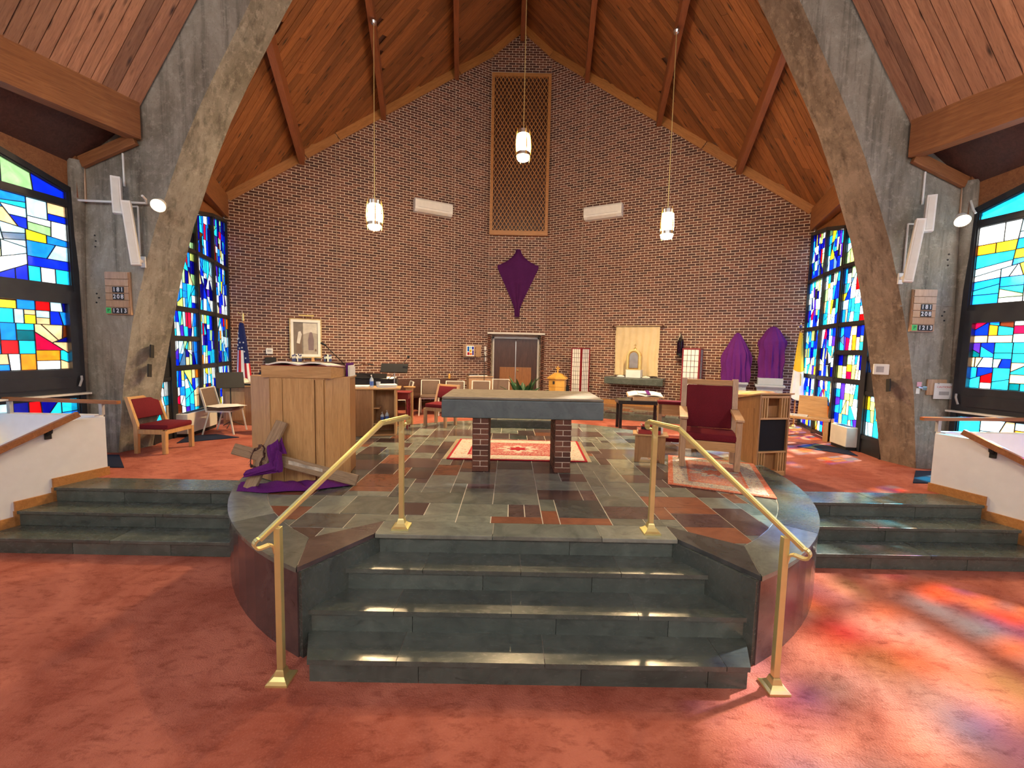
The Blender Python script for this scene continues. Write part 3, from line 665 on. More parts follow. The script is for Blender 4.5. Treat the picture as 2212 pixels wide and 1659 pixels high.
# ------------------------------------------------------------------ concrete proscenium arch
ST = [((6.12, .40), (6.02, .40), (6.66, .40)), ((5.97, 1.6), (5.79, 1.55), (6.62, 1.6)), ((5.80, 2.45), (5.60, 2.45), (6.58, 2.45)), ((5.55, 3.35), (5.40, 3.3), (6.53, 3.35)),
      ((5.38, 3.9), (5.20, 4.0), (6.49, 4.0)), ((4.95, 5.0), (4.82, 5.0), (6.43, 4.95)), ((4.70, 5.53), (4.56, 5.6), (5.64, 5.46)), ((4.42, 6.06), (4.28, 6.14), (5.30, 6.1)), ((3.85, 7.1), (3.70, 7.18), (4.68, 7.2)), ((3.3, 8.0), (3.15, 8.1), (4.05, 8.3)), ((2.5, 9.0), (2.4, 9.1), (3.1, 9.9))]
YF, YB = 3.78, 4.28
for sgn in (-1, 1):
    m = MB(); n = len(ST); vs = []
    for F, B, O in ST: vs += [(sgn*F[0], YF, F[1]), (sgn*B[0], YB, B[1]), (sgn*O[0], YB, O[1]), (sgn*O[0], YF, O[1])]
    fs = [(4*i+k, 4*i+(k+1) % 4, 4*i+4+(k+1) % 4, 4*i+4+k) for i in range(n-1) for k in range(4)] + [(0, 1, 2, 3), tuple(4*n-4+k for k in range(4))]
    mi = [1 if (k % 4 == 0) else 0 for k in range(4*(n-1))] + [0, 0]
    m.v = vs; m.f = fs; m.mi = mi
    a = struct('trim_6', m, [M_conc, M_conc if sgn < 0 else M_concR], 'board-marked concrete arch pier on the %s' % ('left' if sgn < 0 else 'right'))
    a['label'] = 'tall concrete arch pier curving up on the %s' % ('left' if sgn < 0 else 'right')
    # formwork joints: shallow ribs, plugs
    j = MB()
    for z, dx in ((5.08, 0), (2.92, 0)):
        q = MB()
    for (F, B, O) in (ST[5], ST[8]):
        j.bar((sgn*(F[0]-.005), YF-.006, F[1]+.05), (sgn*(B[0]-.005), YB, B[1]+.06), .012, .05)
    j.bar((sgn*5.62, YF-.003, 2.95), (sgn*6.52, YF-.003, 2.97), .008, .014)
    j.build('casting_joint', M_conc, a, world=True)
    e = MB()                                                  # rounded pilaster between the pier and the glass
    e.tube([(sgn*6.64, YF-.03, .4), (sgn*6.52, YF-.03, 3.5), (sgn*6.45, YF-.03, 4.75)], .10, 12); e.build('rounded_edge', M_conc, a, world=True, smooth=True)
    plug = MB()
    for x, z in ((6.28, 3.72), (6.27, 3.64), (6.28, 3.56), (6.30, 2.88), (6.27, 2.82), (6.31, 2.75)):
        plug.lathe([(.012, -.004), (.012, .004)], 8, (0, 0, 0)); k = len(plug.v)-16
        for t in range(k, k+16): v = plug.v[t]; plug.v[t] = (sgn*x+v[0], YF-.003+v[2], z+v[1])
    plug.build('tie_hole', M_blkm, a, world=True)
    # recessed socket plates on the curved soffit
    if sgn < 0: sock = ((5.71, 2.04), (5.76, 1.74))
    else: sock = ((5.76, 1.75),)
    for x, z in sock:
        xs = x+.0; nrm = Vector((sgn*-.87, -.30, 0)); MB().box(-.055, .055, -.008, .008, -.10, .10, Matrix.Translation((sgn*(x+.02), 4.02, z)) @ Matrix.Rotation(sgn*math.atan2(.5, .17), 4, 'Z') @ Matrix.Rotation(sgn*.12, 4, 'Y')).build('socket_plate', M_blkm, a, world=True)

# ------------------------------------------------------------------ transept roofs left and right, their beams and eaves
for sgn in (-1, 1):
    S = lambda x, y, z: Vector((sgn*x, y, z))
    def rl(k, t): return S(5.60+.33*k-t, YF-.02-k, 5.40+1.67*t)     # t runs up the slope, k towards the nave
    m = MB(); q = [rl(0, 0), rl(11, 0), rl(11, 5.5), rl(0, 2.6)]; q2 = [p+Vector((0, 0, .22)) for p in q]
    m.add(q+q2, [(0, 1, 2, 3), (7, 6, 5, 4), (0, 4, 5, 1), (1, 5, 6, 2), (2, 6, 7, 3), (3, 7, 4, 0)])
    c2 = struct('ceiling', m, M_walnut, 'steep plank ceiling of the %s transept' % ('left' if sgn < 0 else 'right'))
    k = 0.0
    while k < 7.5:
        w = prng.choice((.115, .135, .15)) if k < 3 else .3
        P = [(k+.004, .0), (k+w-.004, .0), (k+w-.004, 2.5+.27*(k+w)), (k+.004, 2.5+.27*k)]; k += w; o = prng.uniform(0, .014)
        plank_obj(P, rl(0, 1)-rl(0, 0), lambda a, b, o=o: rl(a, b)+Vector((0, 0, .004+o)), M_plank2, c2)
    beam_obj('trim_7', S(5.58, YF-.02, 5.59), S(5.58+.33*9, YF-9, 5.59), .18, .53, M_beam, 'heavy glulam beam running out from the %s pier' % ('left' if sgn < 0 else 'right'))
    # sanctuary side: the same beam line over the apse windows
    beam_obj('trim_7', S(6.90, 7.62, 5.62), S(5.50, 4.2, 5.58), .16, .52, M_beam, 'glulam edge beam over the %s apse window' % ('left' if sgn < 0 else 'right'))
    # eave planks between the beam and the window header
    def hd(k): return S(6.50+.2*k, 3.74-k, 4.86+.47*k)
    def ev(k, t): a = S(5.60+.33*k, YF-.03-k, 5.36); return a+(hd(k)-a)*t
    m = MB(); q = [ev(-.5, .0), ev(3.7, .0), ev(3.7, 1.25), ev(-.5, 1.25)]; q2 = [p+Vector((0, 0, .1)) for p in q]
    m.add([p+Vector((0, 0, .03)) for p in q]+[p+Vector((0, 0, .03)) for p in q2], [(0, 1, 2, 3), (7, 6, 5, 4), (0, 4, 5, 1), (1, 5, 6, 2), (2, 6, 7, 3), (3, 7, 4, 0)])
    c3 = struct('ceiling', m, M_walnut, 'plank eave between beam and window header, %s transept' % ('left' if sgn < 0 else 'right'))
    for i in range(17):
        k0, k1 = i*.2+.005, i*.2+.195; P = [ev(k0, 0), ev(k1, 0), ev(k1, 1), ev(k0, 1)]
        b = MB().add(P+[p+Vector((0, 0, .03)) for p in P], [(0, 1, 2, 3), (7, 6, 5, 4), (0, 4, 5, 1), (1, 5, 6, 2), (2, 6, 7, 3), (3, 7, 4, 0)]); b.build('plank', M_plank2, c3)
    # header over the near window
    m = MB(); A = [S(6.49+.2*k, 3.76-k, 4.30+.34*k) for k in (0, 4)]; B = [S(6.49+.2*k, 3.76-k, 4.88+.47*k) for k in (0, 4)]
    n = Vector((sgn*.98, -.2, 0))*.16
    P = [A[0], A[1], B[1], B[0]]; m.add(P+[p+n for p in P], [(0, 1, 2, 3), (7, 6, 5, 4), (0, 4, 5, 1), (1, 5, 6, 2), (2, 6, 7, 3), (3, 7, 4, 0)])
    struct('trim_8', m, M_beam, 'deep wooden header sloping over the near window on the %s' % ('left' if sgn < 0 else 'right'))
    beam_obj('trim_9', S(6.40, YF-.05, 4.80), S(5.62, YF-.05, 5.14), .06, .16, M_beam, 'short rake board against the %s pier' % ('left' if sgn < 0 else 'right'))
    m = MB().box(min(sgn*6.40, sgn*6.52), max(sgn*6.40, sgn*6.52), YF-.10, YF-.02, 4.22, 4.84); struct('trim_9', m, M_beam, 'wood end block beside the %s pier' % ('left' if sgn < 0 else 'right'))
    # fascia between apse windows and edge beam
    m = MB(); P = [S(6.93, 7.62, 5.02), S(6.35, 5.85, 4.72), S(6.02, 4.30, 4.45), S(5.62, 4.30, 5.3), S(6.35, 5.85, 5.3), S(6.93, 7.62, 5.3)]; n = Vector((sgn*.1, 0, 0))
    m.add(P+[p+n for p in P], [(0, 1, 4, 5), (1, 2, 3, 4), (6, 7, 10, 11), (7, 8, 9, 10), (0, 1, 7, 6), (1, 2, 8, 7)])
    struct('trim_8', m, M_beam, 'wooden fascia over the %s apse window' % ('left' if sgn < 0 else 'right'))
    # outer roof slab over the apse side, white wall further out along the nave
    m = MB(); m.prism([(0, 0), (8.2, 0), (8.2, 7.5), (0, 7.5)], -.1, .1, loc_frame(S(6.5+.2*3.65, 3.72-3.65, 0), (sgn*.196, -.981, 0), (0, 0, 1), (sgn*.98, .196, 0)))
    struct('wall_left' if sgn < 0 else 'wall_right', m, M_white, 'white nave wall beyond the near window on the %s' % ('left' if sgn < 0 else 'right'))
m = MB(); m.box(-9, 9, -7.6, -7.4, -.1, 4.6); m.box(-9, 9, -7.6, -7.4, 7.6, 10); m.box(-9, -5, -7.6, -7.4, 4.6, 7.6); m.box(5, 9, -7.6, -7.4, 4.6, 7.6)  # unseen end wall, solid low down and open high to shape incoming light
struct('wall_front', m, M_white, 'white nave end wall behind the photographer, its high opening added to steer the light')
m = MB(); m.box(-4.6, 4.6, -8, 4.02, 9.75, 9.95); struct('ceiling', m, M_plank, 'flat plank ceiling high over the crossing')
m = MB(); m.box(-4.2, 4.2, 3.98, 4.16, 9.3, 11.6); struct('trim_8', m, M_conc, 'crown of the concrete arch')

# ------------------------------------------------------------------ stained glass
GC = dict(blue=(.025, .11, .72), deep=(.015, .025, .34), sky=(.07, .40, .86), cyan=(.10, .66, .84), ice=(.60, .80, .86), white=(.90, .90, .86), green=(.50, .66, .40), teal=(.015, .26, .28), smoke=(.09, .085, .09), slate=(.22, .32, .42),
          yellow=(.92, .72, .10), amber=(.90, .42, .08), red=(.72, .03, .04), rose=(.66, .03, .16), tan=(.80, .60, .40), brown=(.28, .11, .045), violet=(.20, .10, .52), lime=(.66, .70, .30))
GM = {k: glass_pane('stained glass ' + k, c) for k, c in GC.items()}
PAL_TOP = dict(blue=4.5, deep=4.5, sky=3, cyan=2, ice=2.2, white=1.6, green=1.8, violet=1.4, red=.6, rose=.4, yellow=.4, tan=1, lime=1, teal=.7, brown=1, smoke=2.5, slate=1.5)
PAL_MID = dict(blue=4, deep=2.5, sky=4, cyan=4, ice=5, white=6, green=1.8, lime=1.4, red=.6, rose=.5, yellow=.35, amber=.5, violet=1.5, tan=1, smoke=.8, slate=1)
PAL_LOW = dict(blue=2.5, sky=3.5, cyan=4, ice=3.5, white=5.5, yellow=1.1, amber=.6, lime=2.2, red=.4, rose=.6, tan=1.6, violet=1, deep=1, brown=.4, slate=1)
PAL_N1 = dict(blue=3.0, sky=3.4, cyan=3.4, ice=4.6, white=5, green=1.8, tan=1.6, yellow=.8, violet=1.4, deep=1, slate=.6)
PAL_N2 = dict(cyan=4.5, tan=4.2, blue=2.6, sky=2.4, red=1.2, amber=1.2, yellow=1.2, rose=.8, brown=1.8, ice=2, deep=1.2, teal=1, violet=.7, white=1)
PAL_R1 = dict(white=7, ice=4, cyan=2.5, tan=1.5, yellow=1.4, sky=1.8, green=1.5, rose=.6, violet=.8, amber=.6)
grng = random.Random(77)
def split_panes(poly, tw, th, out, depth=0):
    xs = [p[0] for p in poly]; ys = [p[1] for p in poly]; w, h = max(xs)-min(xs), max(ys)-min(ys); A = abs(area(poly))
    if depth > 9 or (A < tw*th*grng.uniform(.7, 1.9) and w < tw*2.2 and h < th*2.2): out.append(poly); return
    if w/tw > h/th:
        c = min(xs)+w*grng.uniform(.34, .66); t = grng.choice((0, 0, 0, grng.uniform(-.3, .3), grng.uniform(-.9, .9))); nx, ny = 1, t
    else:
        c = min(ys)+h*grng.uniform(.34, .66); t = grng.choice((0, 0, 0, 0, grng.uniform(-.25, .25), grng.uniform(-.8, .8))); nx, ny = t, 1
    cx, cy = (min(xs)+max(xs))/2, (min(ys)+max(ys))/2
    k = (c if nx == 1 else nx*cx)+(c if ny == 1 and nx != 1 else ny*cy)
    for q in (clip(poly, nx, ny, k), clip(poly, -nx, -ny, -k)):
        if len(q) > 2 and abs(area(q)) > 1e-4: split_panes(q, tw, th, out, depth+1)
def sash(parent, fr, poly, tw, th, pal, bar=.022, lead=.004, d=.0):
    """a leaded panel: dark sash bar round it, lead cames, each pane a piece of its own"""
    poly = ccw(poly); inn = inset(poly, bar)
    if len(inn) != len(poly): return
    f = MB(); f.ring(poly, inn, d-.03, d+.03, fr); s = f.build('sash', M_black, parent, world=True)
    out = []; split_panes(inn, tw, th, out); came = MB(); ks, ws = list(pal), list(pal.values())
    for q in out:
        q = ccw(q); p = inset(q, lead)
        if len(p) < 3: continue
        if len(p) == len(q): came.ring(q, p, d-.006, d+.006, fr)
        MB().prism(p, d-.003, d+.003, fr).build('pane', GM[grng.choices(ks, ws)[0]], s, world=True)
    if came.v: came.build('lead_came', M_lead, s, world=True)
def lerp_line(P, s):                       # point at arc length s along a plan polyline
    for a, b in zip(P, P[1:]):
        L = (b-a).length
        if s <= L or b is P[-1]: return a+(b-a)*(s/L), (b-a)/L
        s -= L
wi = 0
for sgn in (-1, 1):
    PL = [Vector((sgn*x, y, 0)) for x, y in ((6.90, 7.60), (6.55, 6.62), (6.30, 5.79), (6.16, 4.94), (6.04, 4.29))]
    side = 'left' if sgn < 0 else 'right'
    tops = (5.08, 4.93, 4.73, 4.58, 4.45)
    for li in range(4):
        a, b = PL[li], PL[li+1]; L = (b-a).length; ex = (b-a)/L; ez = Vector((-ex.y, ex.x, 0)); ez = ez if ez.x*sgn < 0 else -ez
        fr = loc_frame(a, ex, (0, 0, 1), ez); wi += 1
        names = ('against the brick', 'second from the brick', 'third from the brick', 'over and in the side door')
        t0, t1 = tops[li]-.03, tops[li+1]-.03
        f = MB(); f.prism([(0, ZS), (.035, ZS), (.035, t0), (0, t0)], -.05, .05, fr); f.prism([(L-.035, ZS), (L, ZS), (L, t1), (L-.035, t1)], -.05, .05, fr)
        f.prism([(0, t0-.05), (L, t1-.05), (L, t1+.02), (0, t0+.02)], -.05, .05, fr)
        rows = [ZS+.06, 1.72, 2.80, 3.92] if li != 2 else [ZS+.06, 1.72, 2.26, 2.80, 3.92]
        if li == 3: rows = [ZS+.28, 1.55, 2.15, 2.8, 3.92]
        for z in rows: f.prism([(.03, z-.03), (L-.03, z-.03), (L-.03, z+.03), (.03, z+.03)], -.045, .045, fr)
        if li == 3: f.prism([(.03, ZS), (L-.03, ZS), (L-.03, ZS+.27), (.03, ZS+.27)], -.03, .03, fr); f.prism([(.035, ZS), (.13, ZS), (.13, 2.8), (.035, 2.8)], -.06, .06, fr); f.prism([(.1, 1.55), (L-.03, 1.55), (L-.03, 1.9), (.1, 1.9)], -.03, .03, fr)
        w = struct('window_%d' % wi, f, M_black, 'tall stained glass light of the %s apse window, %s' % (side, names[li]))
        for ri, z in enumerate(rows):
            zt0 = rows[ri+1]-.03 if ri+1 < len(rows) else None
            x0, x1 = (.035, L-.035) if li < 3 else (.13, L-.05)
            P = [(x0, z+.03), (x1, z+.03), (x1, zt0 if zt0 else t1-.05), (x0, zt0 if zt0 else t0-.05)]
            if li == 3 and ri == 1: P = [(x0, 1.9), (x1, 1.9), (x1, zt0), (x0, zt0)]
            pal = PAL_LOW if z < 1.7 else PAL_MID if z < 3.5 else PAL_TOP
            sash(w, fr, P, .125, .215, pal, .016, .0035)
    # near window of the transept
    wi += 1; o = Vector((sgn*6.50, 3.72, 0)); ex = Vector((sgn*.2, -1, 0)).normalized(); ez = Vector((-ex.y, ex.x, 0)); ez = ez if ez.x*sgn < 0 else -ez
    fr = loc_frame(o, ex, (0, 0, 1), ez); Lw = 3.7
    top = lambda a: 4.30+.335*a
    f = MB()
    for a0, a1 in ((.02, .09), (1.22, 1.30), (2.43, 2.51), (3.62, 3.70)): f.prism([(a0, .3), (a1, .3), (a1, top(a1)), (a0, top(a0))], -.06, .05, fr)
    f.prism([(.02, top(.02)-.05), (Lw, top(Lw)-.05), (Lw, top(Lw)+.03), (.02, top(.02)+.03)], -.06, .05, fr)
    for z0, z1 in ((4.08, 4.15), (2.80, 2.95), (1.36, 1.76), (.30, .55)): f.prism([(.09, z0), (3.62, z0), (3.62, z1), (.09, z1)], -.05, .035, fr)
    w = struct('window_%d' % wi, f, M_black, 'big stained glass window of the %s transept beside the pier' % side)
    m = MB()
    m.ring([(.09, 1.40), (1.22, 1.40), (1.22, 2.88), (.09, 2.88)], [(.18, 1.77), (1.13, 1.77), (1.13, 2.70), (.18, 2.70)], -.02, .075, fr)
    m.prism([(.22, 1.50), (1.1, 1.50), (1.1, 1.66), (.22, 1.66)], .06, .09, fr); m.build('hopper_frame', M_black, w, world=True)
    MB().prism([(.02, 1.40), (1.35, 1.40), (1.35, 1.425), (.02, 1.425)], .02, .16, fr).build('sill', M_alu, w, world=True)
    m = MB(); p = [fr(.13, 1.52, .10), fr(.11, 1.62, .12), fr(.10, 1.67, .10)]; m.tube(p, .014, 6); m.build('window_latch', M_grey, w, world=True)
    for a0, a1 in ((.09, 1.22), (1.30, 2.43), (2.51, 3.62)):
        sash(w, fr, [(a0, 4.15), (a1, 4.15), (a1, top(a1)-.05), (a0, top(a0)-.05)], .30, .24, PAL_N1, .018, .005)
        big = 1 if a0 < .2 else 1.3
        sash(w, fr, [(a0, 2.95), (a1, 2.95), (a1, 4.08), (a0, 4.08)], .24*big, .17*big, PAL_N1 if sgn < 0 else PAL_R1, .018, .005)
        sash(w, fr, [(a0+.0, 1.76), (a1-.0, 1.76), (a1-.0, 2.80), (a0+.0, 2.80)], .17*big, .15*big, PAL_N2, .014, .005)
        sash(w, fr, [(a0, .55), (a1, .55), (a1, 1.36), (a0, 1.36)], .2*big, .2*big, PAL_N2, .016, .005)

# ------------------------------------------------------------------ white half walls with oak base and handrails
for sgn in (-1, 1):
    side = 'left' if sgn < 0 else 'right'
    o = Vector((sgn*5.25, 2.70, 0)); ex = Vector((sgn*.30, -1, 0)).normalized(); ez = Vector((sgn*-1, -.30, 0)).normalized()
    fr = loc_frame(o, ex, (0, 0, 1), ez)
    P = [(0, ZS-.05), (.12, .32), (.48, .32), (.48, .16), (.80, .16), (.80, -.05), (1.9, -.05), (1.9, .62), (.46, 1.235), (0, 1.235)]
    m = MB(); m.prism(P, -.12, 0, fr); wl = struct('wall_left' if sgn < 0 else 'wall_right', m, M_white, 'white half wall stepping down beside the %s side stairs' % side)
    bb = MB()
    H = .105
    for pts in ([(-.01, ZS), (.54, ZS), (.54, ZS+H), (-.01, ZS+H)], [(.45, .33), (.55, .33), (.55, ZS+.0), (.45, ZS+.0)], [(.45, .328), (.86, .328), (.86, .328+H), (.45, .328+H)], [(.77, .164), (.87, .164), (.87, .33), (.77, .33)], [(.77, .164), (1.3, .164), (1.3, .164+H), (.77, .164+H)]):
        bb.prism(pts, 0, .022, fr)
    b = struct('baseboard_left' if sgn < 0 else 'baseboard_right', bb, M_trimw, 'oak skirting stepping down the %s half wall' % side)
    hr = thing('handrail', 'sloping oak handrail on the face of the %s half wall' % side, 'handrail', tuple(fr(.35, 1.2, .06)))
    m = MB(); m.bar(fr(.30, 1.315, .07), fr(1.9, .62, .07), .045, .065); m.build('rail', M_beam, hr, world=True)
    for a in (.55, 1.5):
        z = 1.315-(a-.30)*.434; m = MB(); m.tube([fr(a, z-.03, .07), fr(a, z-.07, .065), fr(a, z-.10, .0)], .016, 8); m.bbox(-.03, .03, -.012, .012, -.05, .05, .004, Matrix.Translation(fr(a, z-.10, .005)) @ Matrix.Rotation(math.atan2(ex.y, ex.x), 4, 'Z')); m.build('bracket', M_blkm, hr, world=True)
    # far guard wall and its rail
    x0, x1 = sorted((sgn*5.42, sgn*6.70)); m = MB(); m.box(x0, x1, 2.74, 2.86, .3, 1.24)
    struct('wall_left' if sgn < 0 else 'wall_right', m, M_white, 'white guard wall of the %s landing' % side)
    gr = thing('handrail', 'level oak guard rail on posts over the %s white wall' % side, 'handrail', (sgn*5.9, 2.8, 1.24))
    m = MB(); m.bar((sgn*5.16, 2.80, 1.405), (sgn*6.75, 2.80, 1.425), .06, .042); m.build('rail', M_beam, gr, world=True)
    for x in (5.38, 6.55): MB().box(min(sgn*x-.02, sgn*x+.02), max(sgn*x-.02, sgn*x+.02), 2.78, 2.82, 1.24, 1.39).build('post', M_grey, gr, world=True)
# ------------------------------------------------------------------ lettering
FONT = bpy.data.fonts.load('<builtin>') if False else None
def text(s, size, mat, parent, M, name='lettering', depth=.0006, bold=0.0, align='CENTER'):
    cu = bpy.data.curves.new(name, 'FONT'); cu.body = s; cu.size = size; cu.extrude = depth; cu.offset = bold; cu.align_x = align; cu.align_y = 'CENTER'
    t = bpy.data.objects.new(name, cu); COL.objects.link(t); bpy.context.view_layer.update()
    me = bpy.data.meshes.new_from_object(t.evaluated_get(bpy.context.evaluated_depsgraph_get())); bpy.data.objects.remove(t); me.materials.clear(); me.materials.append(mat)
    o = bpy.data.objects.new(name, me); COL.objects.link(o)
    if parent is not None: o.parent = parent; o.matrix_local = WM[parent.name].inverted() @ M
    else: o.matrix_world = M
    return o
FRONT = lambda x, y, z: Matrix.Translation((x, y, z)) @ Matrix.Rotation(PI/2, 4, 'X')     # text facing the nave (-Y)

# ------------------------------------------------------------------ altar
al = thing('altar', 'stone altar with slate slab on two brick piers', 'altar', (0, 3.1, ZP))
SL = .677
m = MB().bbox(-1.0, 1.0, 2.575, 3.60, ZP+SL, ZP+SL+.225, .012); m.build('altar_slab', M_altar, al, world=True)
MB().bbox(-.998, .998, 2.577, 3.598, ZP+SL+.226, ZP+SL+.262, .014).build('altar_top', M_altop, al, world=True)
for sx in (-.514, .514):
    pc = MB().box(sx-.094, sx+.094, 2.615, 3.125, ZP, ZP+SL-.002).build('brick_pier', M_mortar, al, world=True)
    k = 0
    for c in range(10):
        z = ZP+c*.0677+.003; L = (.0995 if c % 2 else .203)
        for f in range(2 if c % 2 else 1):
            x0 = sx-.1015+f*.1035
            MB().box(x0+.0005, x0+L-(.006 if c % 2 else 0), 2.605, 2.66, z, z+.0575).build('brick', M_brick, pc, world=True)
        for s in (-1, 1):
            for j in range(4):
                y0 = 2.664+j*.19-(.09 if c % 2 else 0); y1 = min(y0+.18, 3.13); y0 = max(y0, 2.664)
                if y1-y0 > .03: MB().box(sx+s*.1015-.006, sx+s*.1015, y0, y1, z, z+.0575).build('brick', M_brick, pc, world=True)

# ------------------------------------------------------------------ brass railings
for sgn in (-1, 1):
    side = 'left' if sgn < 0 else 'right'
    r = thing('brass_railing', 'polished brass stair railing on the %s of the front steps' % side, 'railing', (sgn*1.615, 0, 0))
    for x, y, z0, z1 in ((1.615, .01, 0, 1.03), (1.06, .90, ZP, 1.575)):
        p = MB().bbox(sgn*x-.020, sgn*x+.020, y-.020, y+.020, z0+.02, z1, .003).build('post', M_brass, r, world=True)
        m = MB(); prof = ((.070, 0), (.070, .014), (.052, .026), (.034, .045), (.026, .075), (.022, .085)); vs = []
        for a, z in prof: vs += [(sgn*x-a, y-a, z0+z), (sgn*x+a, y-a, z0+z), (sgn*x+a, y+a, z0+z), (sgn*x-a, y+a, z0+z)]
        n = len(prof); m.add(vs, [(4*i+k, 4*i+(k+1) % 4, 4*i+4+(k+1) % 4, 4*i+4+k) for i in range(n-1) for k in range(4)] + [(3, 2, 1, 0)]); m.build('base_flange', M_brass, r, world=True)
    A, B, C = Vector((sgn*1.69, -.06, .985)), Vector((sgn*1.125, .56, 1.615)), Vector((sgn*1.03, .96, 1.60))
    m = MB()
    m.bar(A, B, .048, .014); m.bar(B, C, .048, .014); m.bar(A-Vector((0, 0, .013)), B-Vector((0, 0, .013)), .030, .016); m.bar(B-Vector((0, 0, .013)), C-Vector((0, 0, .013)), .030, .016)
    m.bar(A+Vector((0, 0, .010)), B+Vector((0, 0, .010)), .026, .010); m.bar(B+Vector((0, 0, .010)), C+Vector((0, 0, .010)), .026, .010)
    m.build('handrail', M_brass, r, world=True)
    def scroll(E, dirx, diry):
        pts = [E + Vector((dirx*(.035*math.sin(t)), diry*(.035*math.sin(t)), -.032+.032*math.cos(t))) for t in [i*PI/7 for i in range(8)]] + [E+Vector((-dirx*.05, -diry*.05, -.058)), E+Vector((-dirx*.072, -diry*.072, -.070))]
        return pts
    for E_, dx, dy in ((A, sgn*.67, -.74), (C, -sgn*.25, .97)):
        m = MB(); P = scroll(E_, dx, dy)
        for a, b in zip(P, P[1:]): m.bar(a, b, .044, .012, (0, 0, 1) if abs((b-a).normalized().z) < .9 else (dx, dy, 0))
        q = P[-1]; m.bar(q, q+Vector((-dx*.012, -dy*.012, -.06)), .03, .009, (dx, dy, 0)); m.build('scroll_end', M_brass, r, world=True)

# ------------------------------------------------------------------ pulpit (ambo)
am = thing('ambo', 'tall honey oak ambo with bent front and raised reading desk', 'ambo', (-2.5, 2.4, ZP))
AP = [(-3.13, 2.28), (-2.79, 2.06), (-2.21, 2.06), (-2.07, 2.40)]
PB = [(-2.12, 2.75), (-3.02, 2.75)]
fr = loc_frame((0, 0, 0), (1, 0, 0), (0, 1, 0), (0, 0, 1))
MB().prism(AP[:]+PB, ZP, 1.80, lambda a, b, d: Vector((a*.995-.012, b*.995+.02, d))).build('body', M_oakd, am, world=True)
for i in range(3):
    a, b = Vector((*AP[i], 0)), Vector((*AP[i+1], 0)); ex = (b-a); L = ex.length; ex /= L; ez = Vector((ex.y, -ex.x, 0))
    segs = [(0, L)] if i != 1 else [(0, .13), (.133, L-.10), (L-.094, L)]
    for s0, s1 in segs:
        f = loc_frame((a.x, a.y, ZP+.0), ex, (0, 0, 1), ez); MB().prism([(s0+.002, .01), (s1-.002, .01), (s1-.002, 1.165), (s0+.002, 1.165)], 0, .022 if (s1-s0 > .11) else .012, f).build('front_panel', M_oak, am, world=True)
MB().prism(ccw([(-3.15, 2.28), (-2.80, 2.045), (-2.20, 2.045), (-2.055, 2.40), (-2.11, 2.77), (-3.04, 2.77)]), 1.805, 1.825, fr).build('top_board', M_oakx, am, world=True)
m = MB(); q = [(-2.88, 2.03, 1.826), (-2.12, 2.03, 1.826), (-2.12, 2.62, 1.826), (-2.88, 2.62, 1.826), (-2.88, 2.03, 1.955), (-2.12, 2.03, 1.955), (-2.12, 2.62, 1.90), (-2.88, 2.62, 1.90)]
m.add(q, [(3, 2, 1, 0), (4, 5, 6, 7), (0, 1, 5, 4), (1, 2, 6, 5), (2, 3, 7, 6), (3, 0, 4, 7)]); m.build('reading_desk', M_oakx, am, world=True)
bk = thing('open_book', 'large open book lying on top of the oak ambo', 'book', (-2.48, 2.2, 1.957))
for s in (-1, 1):
    def pg(u, v, s=s): x = s*.36*u; return (-2.50+x, 2.08+.40*v, 1.972+.030*math.sin(PI*min(1, u*1.1))*.9-.04*v*.6+.002)
    MB().grid(pg, 10, 2, (0, 0, -.016)).build('pages', M_paper, bk, world=True, smooth=False)
MB().prism([(-2.88, 2.07), (-2.12, 2.07), (-2.12, 2.50), (-2.88, 2.50)], 0, .004, lambda a, b, d: Vector((a, b, 1.957-(b-2.07)*.06+d))).build('cover', M_redbook, bk, world=True)
mi_ = thing('gooseneck_microphone', 'black gooseneck microphone rising from the oak ambo', 'microphone', (-2.20, 2.45, 1.92))
m = MB(); m.tube([(-2.145, 2.56, 1.905), (-2.18, 2.48, 2.00), (-2.255, 2.36, 2.12), (-2.30, 2.31, 2.19)], .005, 6); m.build('neck', M_blk, mi_, world=True)
MB().tube([(-2.295, 2.315, 2.185), (-2.335, 2.28, 2.215)], .012, 8).build('capsule', M_blkm, mi_, world=True)
m2 = thing('gooseneck_microphone', 'black gooseneck microphone bent sideways over the black piano', 'microphone', (-3.62, 6.42, 1.512))
MB().tube([(-3.62, 6.42, 1.512), (-3.58, 6.40, 1.66), (-3.46, 6.38, 1.77), (-3.3, 6.36, 1.81), (-3.14, 6.34, 1.82)], .006, 6).build('neck', M_blk, m2, world=True)
MB().tube([(-3.16, 6.34, 1.82), (-3.04, 6.33, 1.805)], .013, 8).build('capsule', M_blkm, m2, world=True)
b2 = thing('booklet', 'purple booklet standing beside the ambo reading desk', 'booklet', (-2.02, 2.5, 1.826))
MB().bbox(-2.108, -2.088, 2.42, 2.62, 1.826, 1.985, .003).build('cover', M_violet, b2, world=True)
b3 = thing('booklet', 'white leaflets standing beside the purple booklet on the ambo', 'booklet', (-2.0, 2.5, 1.826))
m = MB(); m.box(-2.082, -2.073, 2.42, 2.60, 1.826, 1.955); m.box(-2.070, -2.062, 2.43, 2.6, 1.826, 1.94); m.build('leaflet', M_paper, b3, world=True)

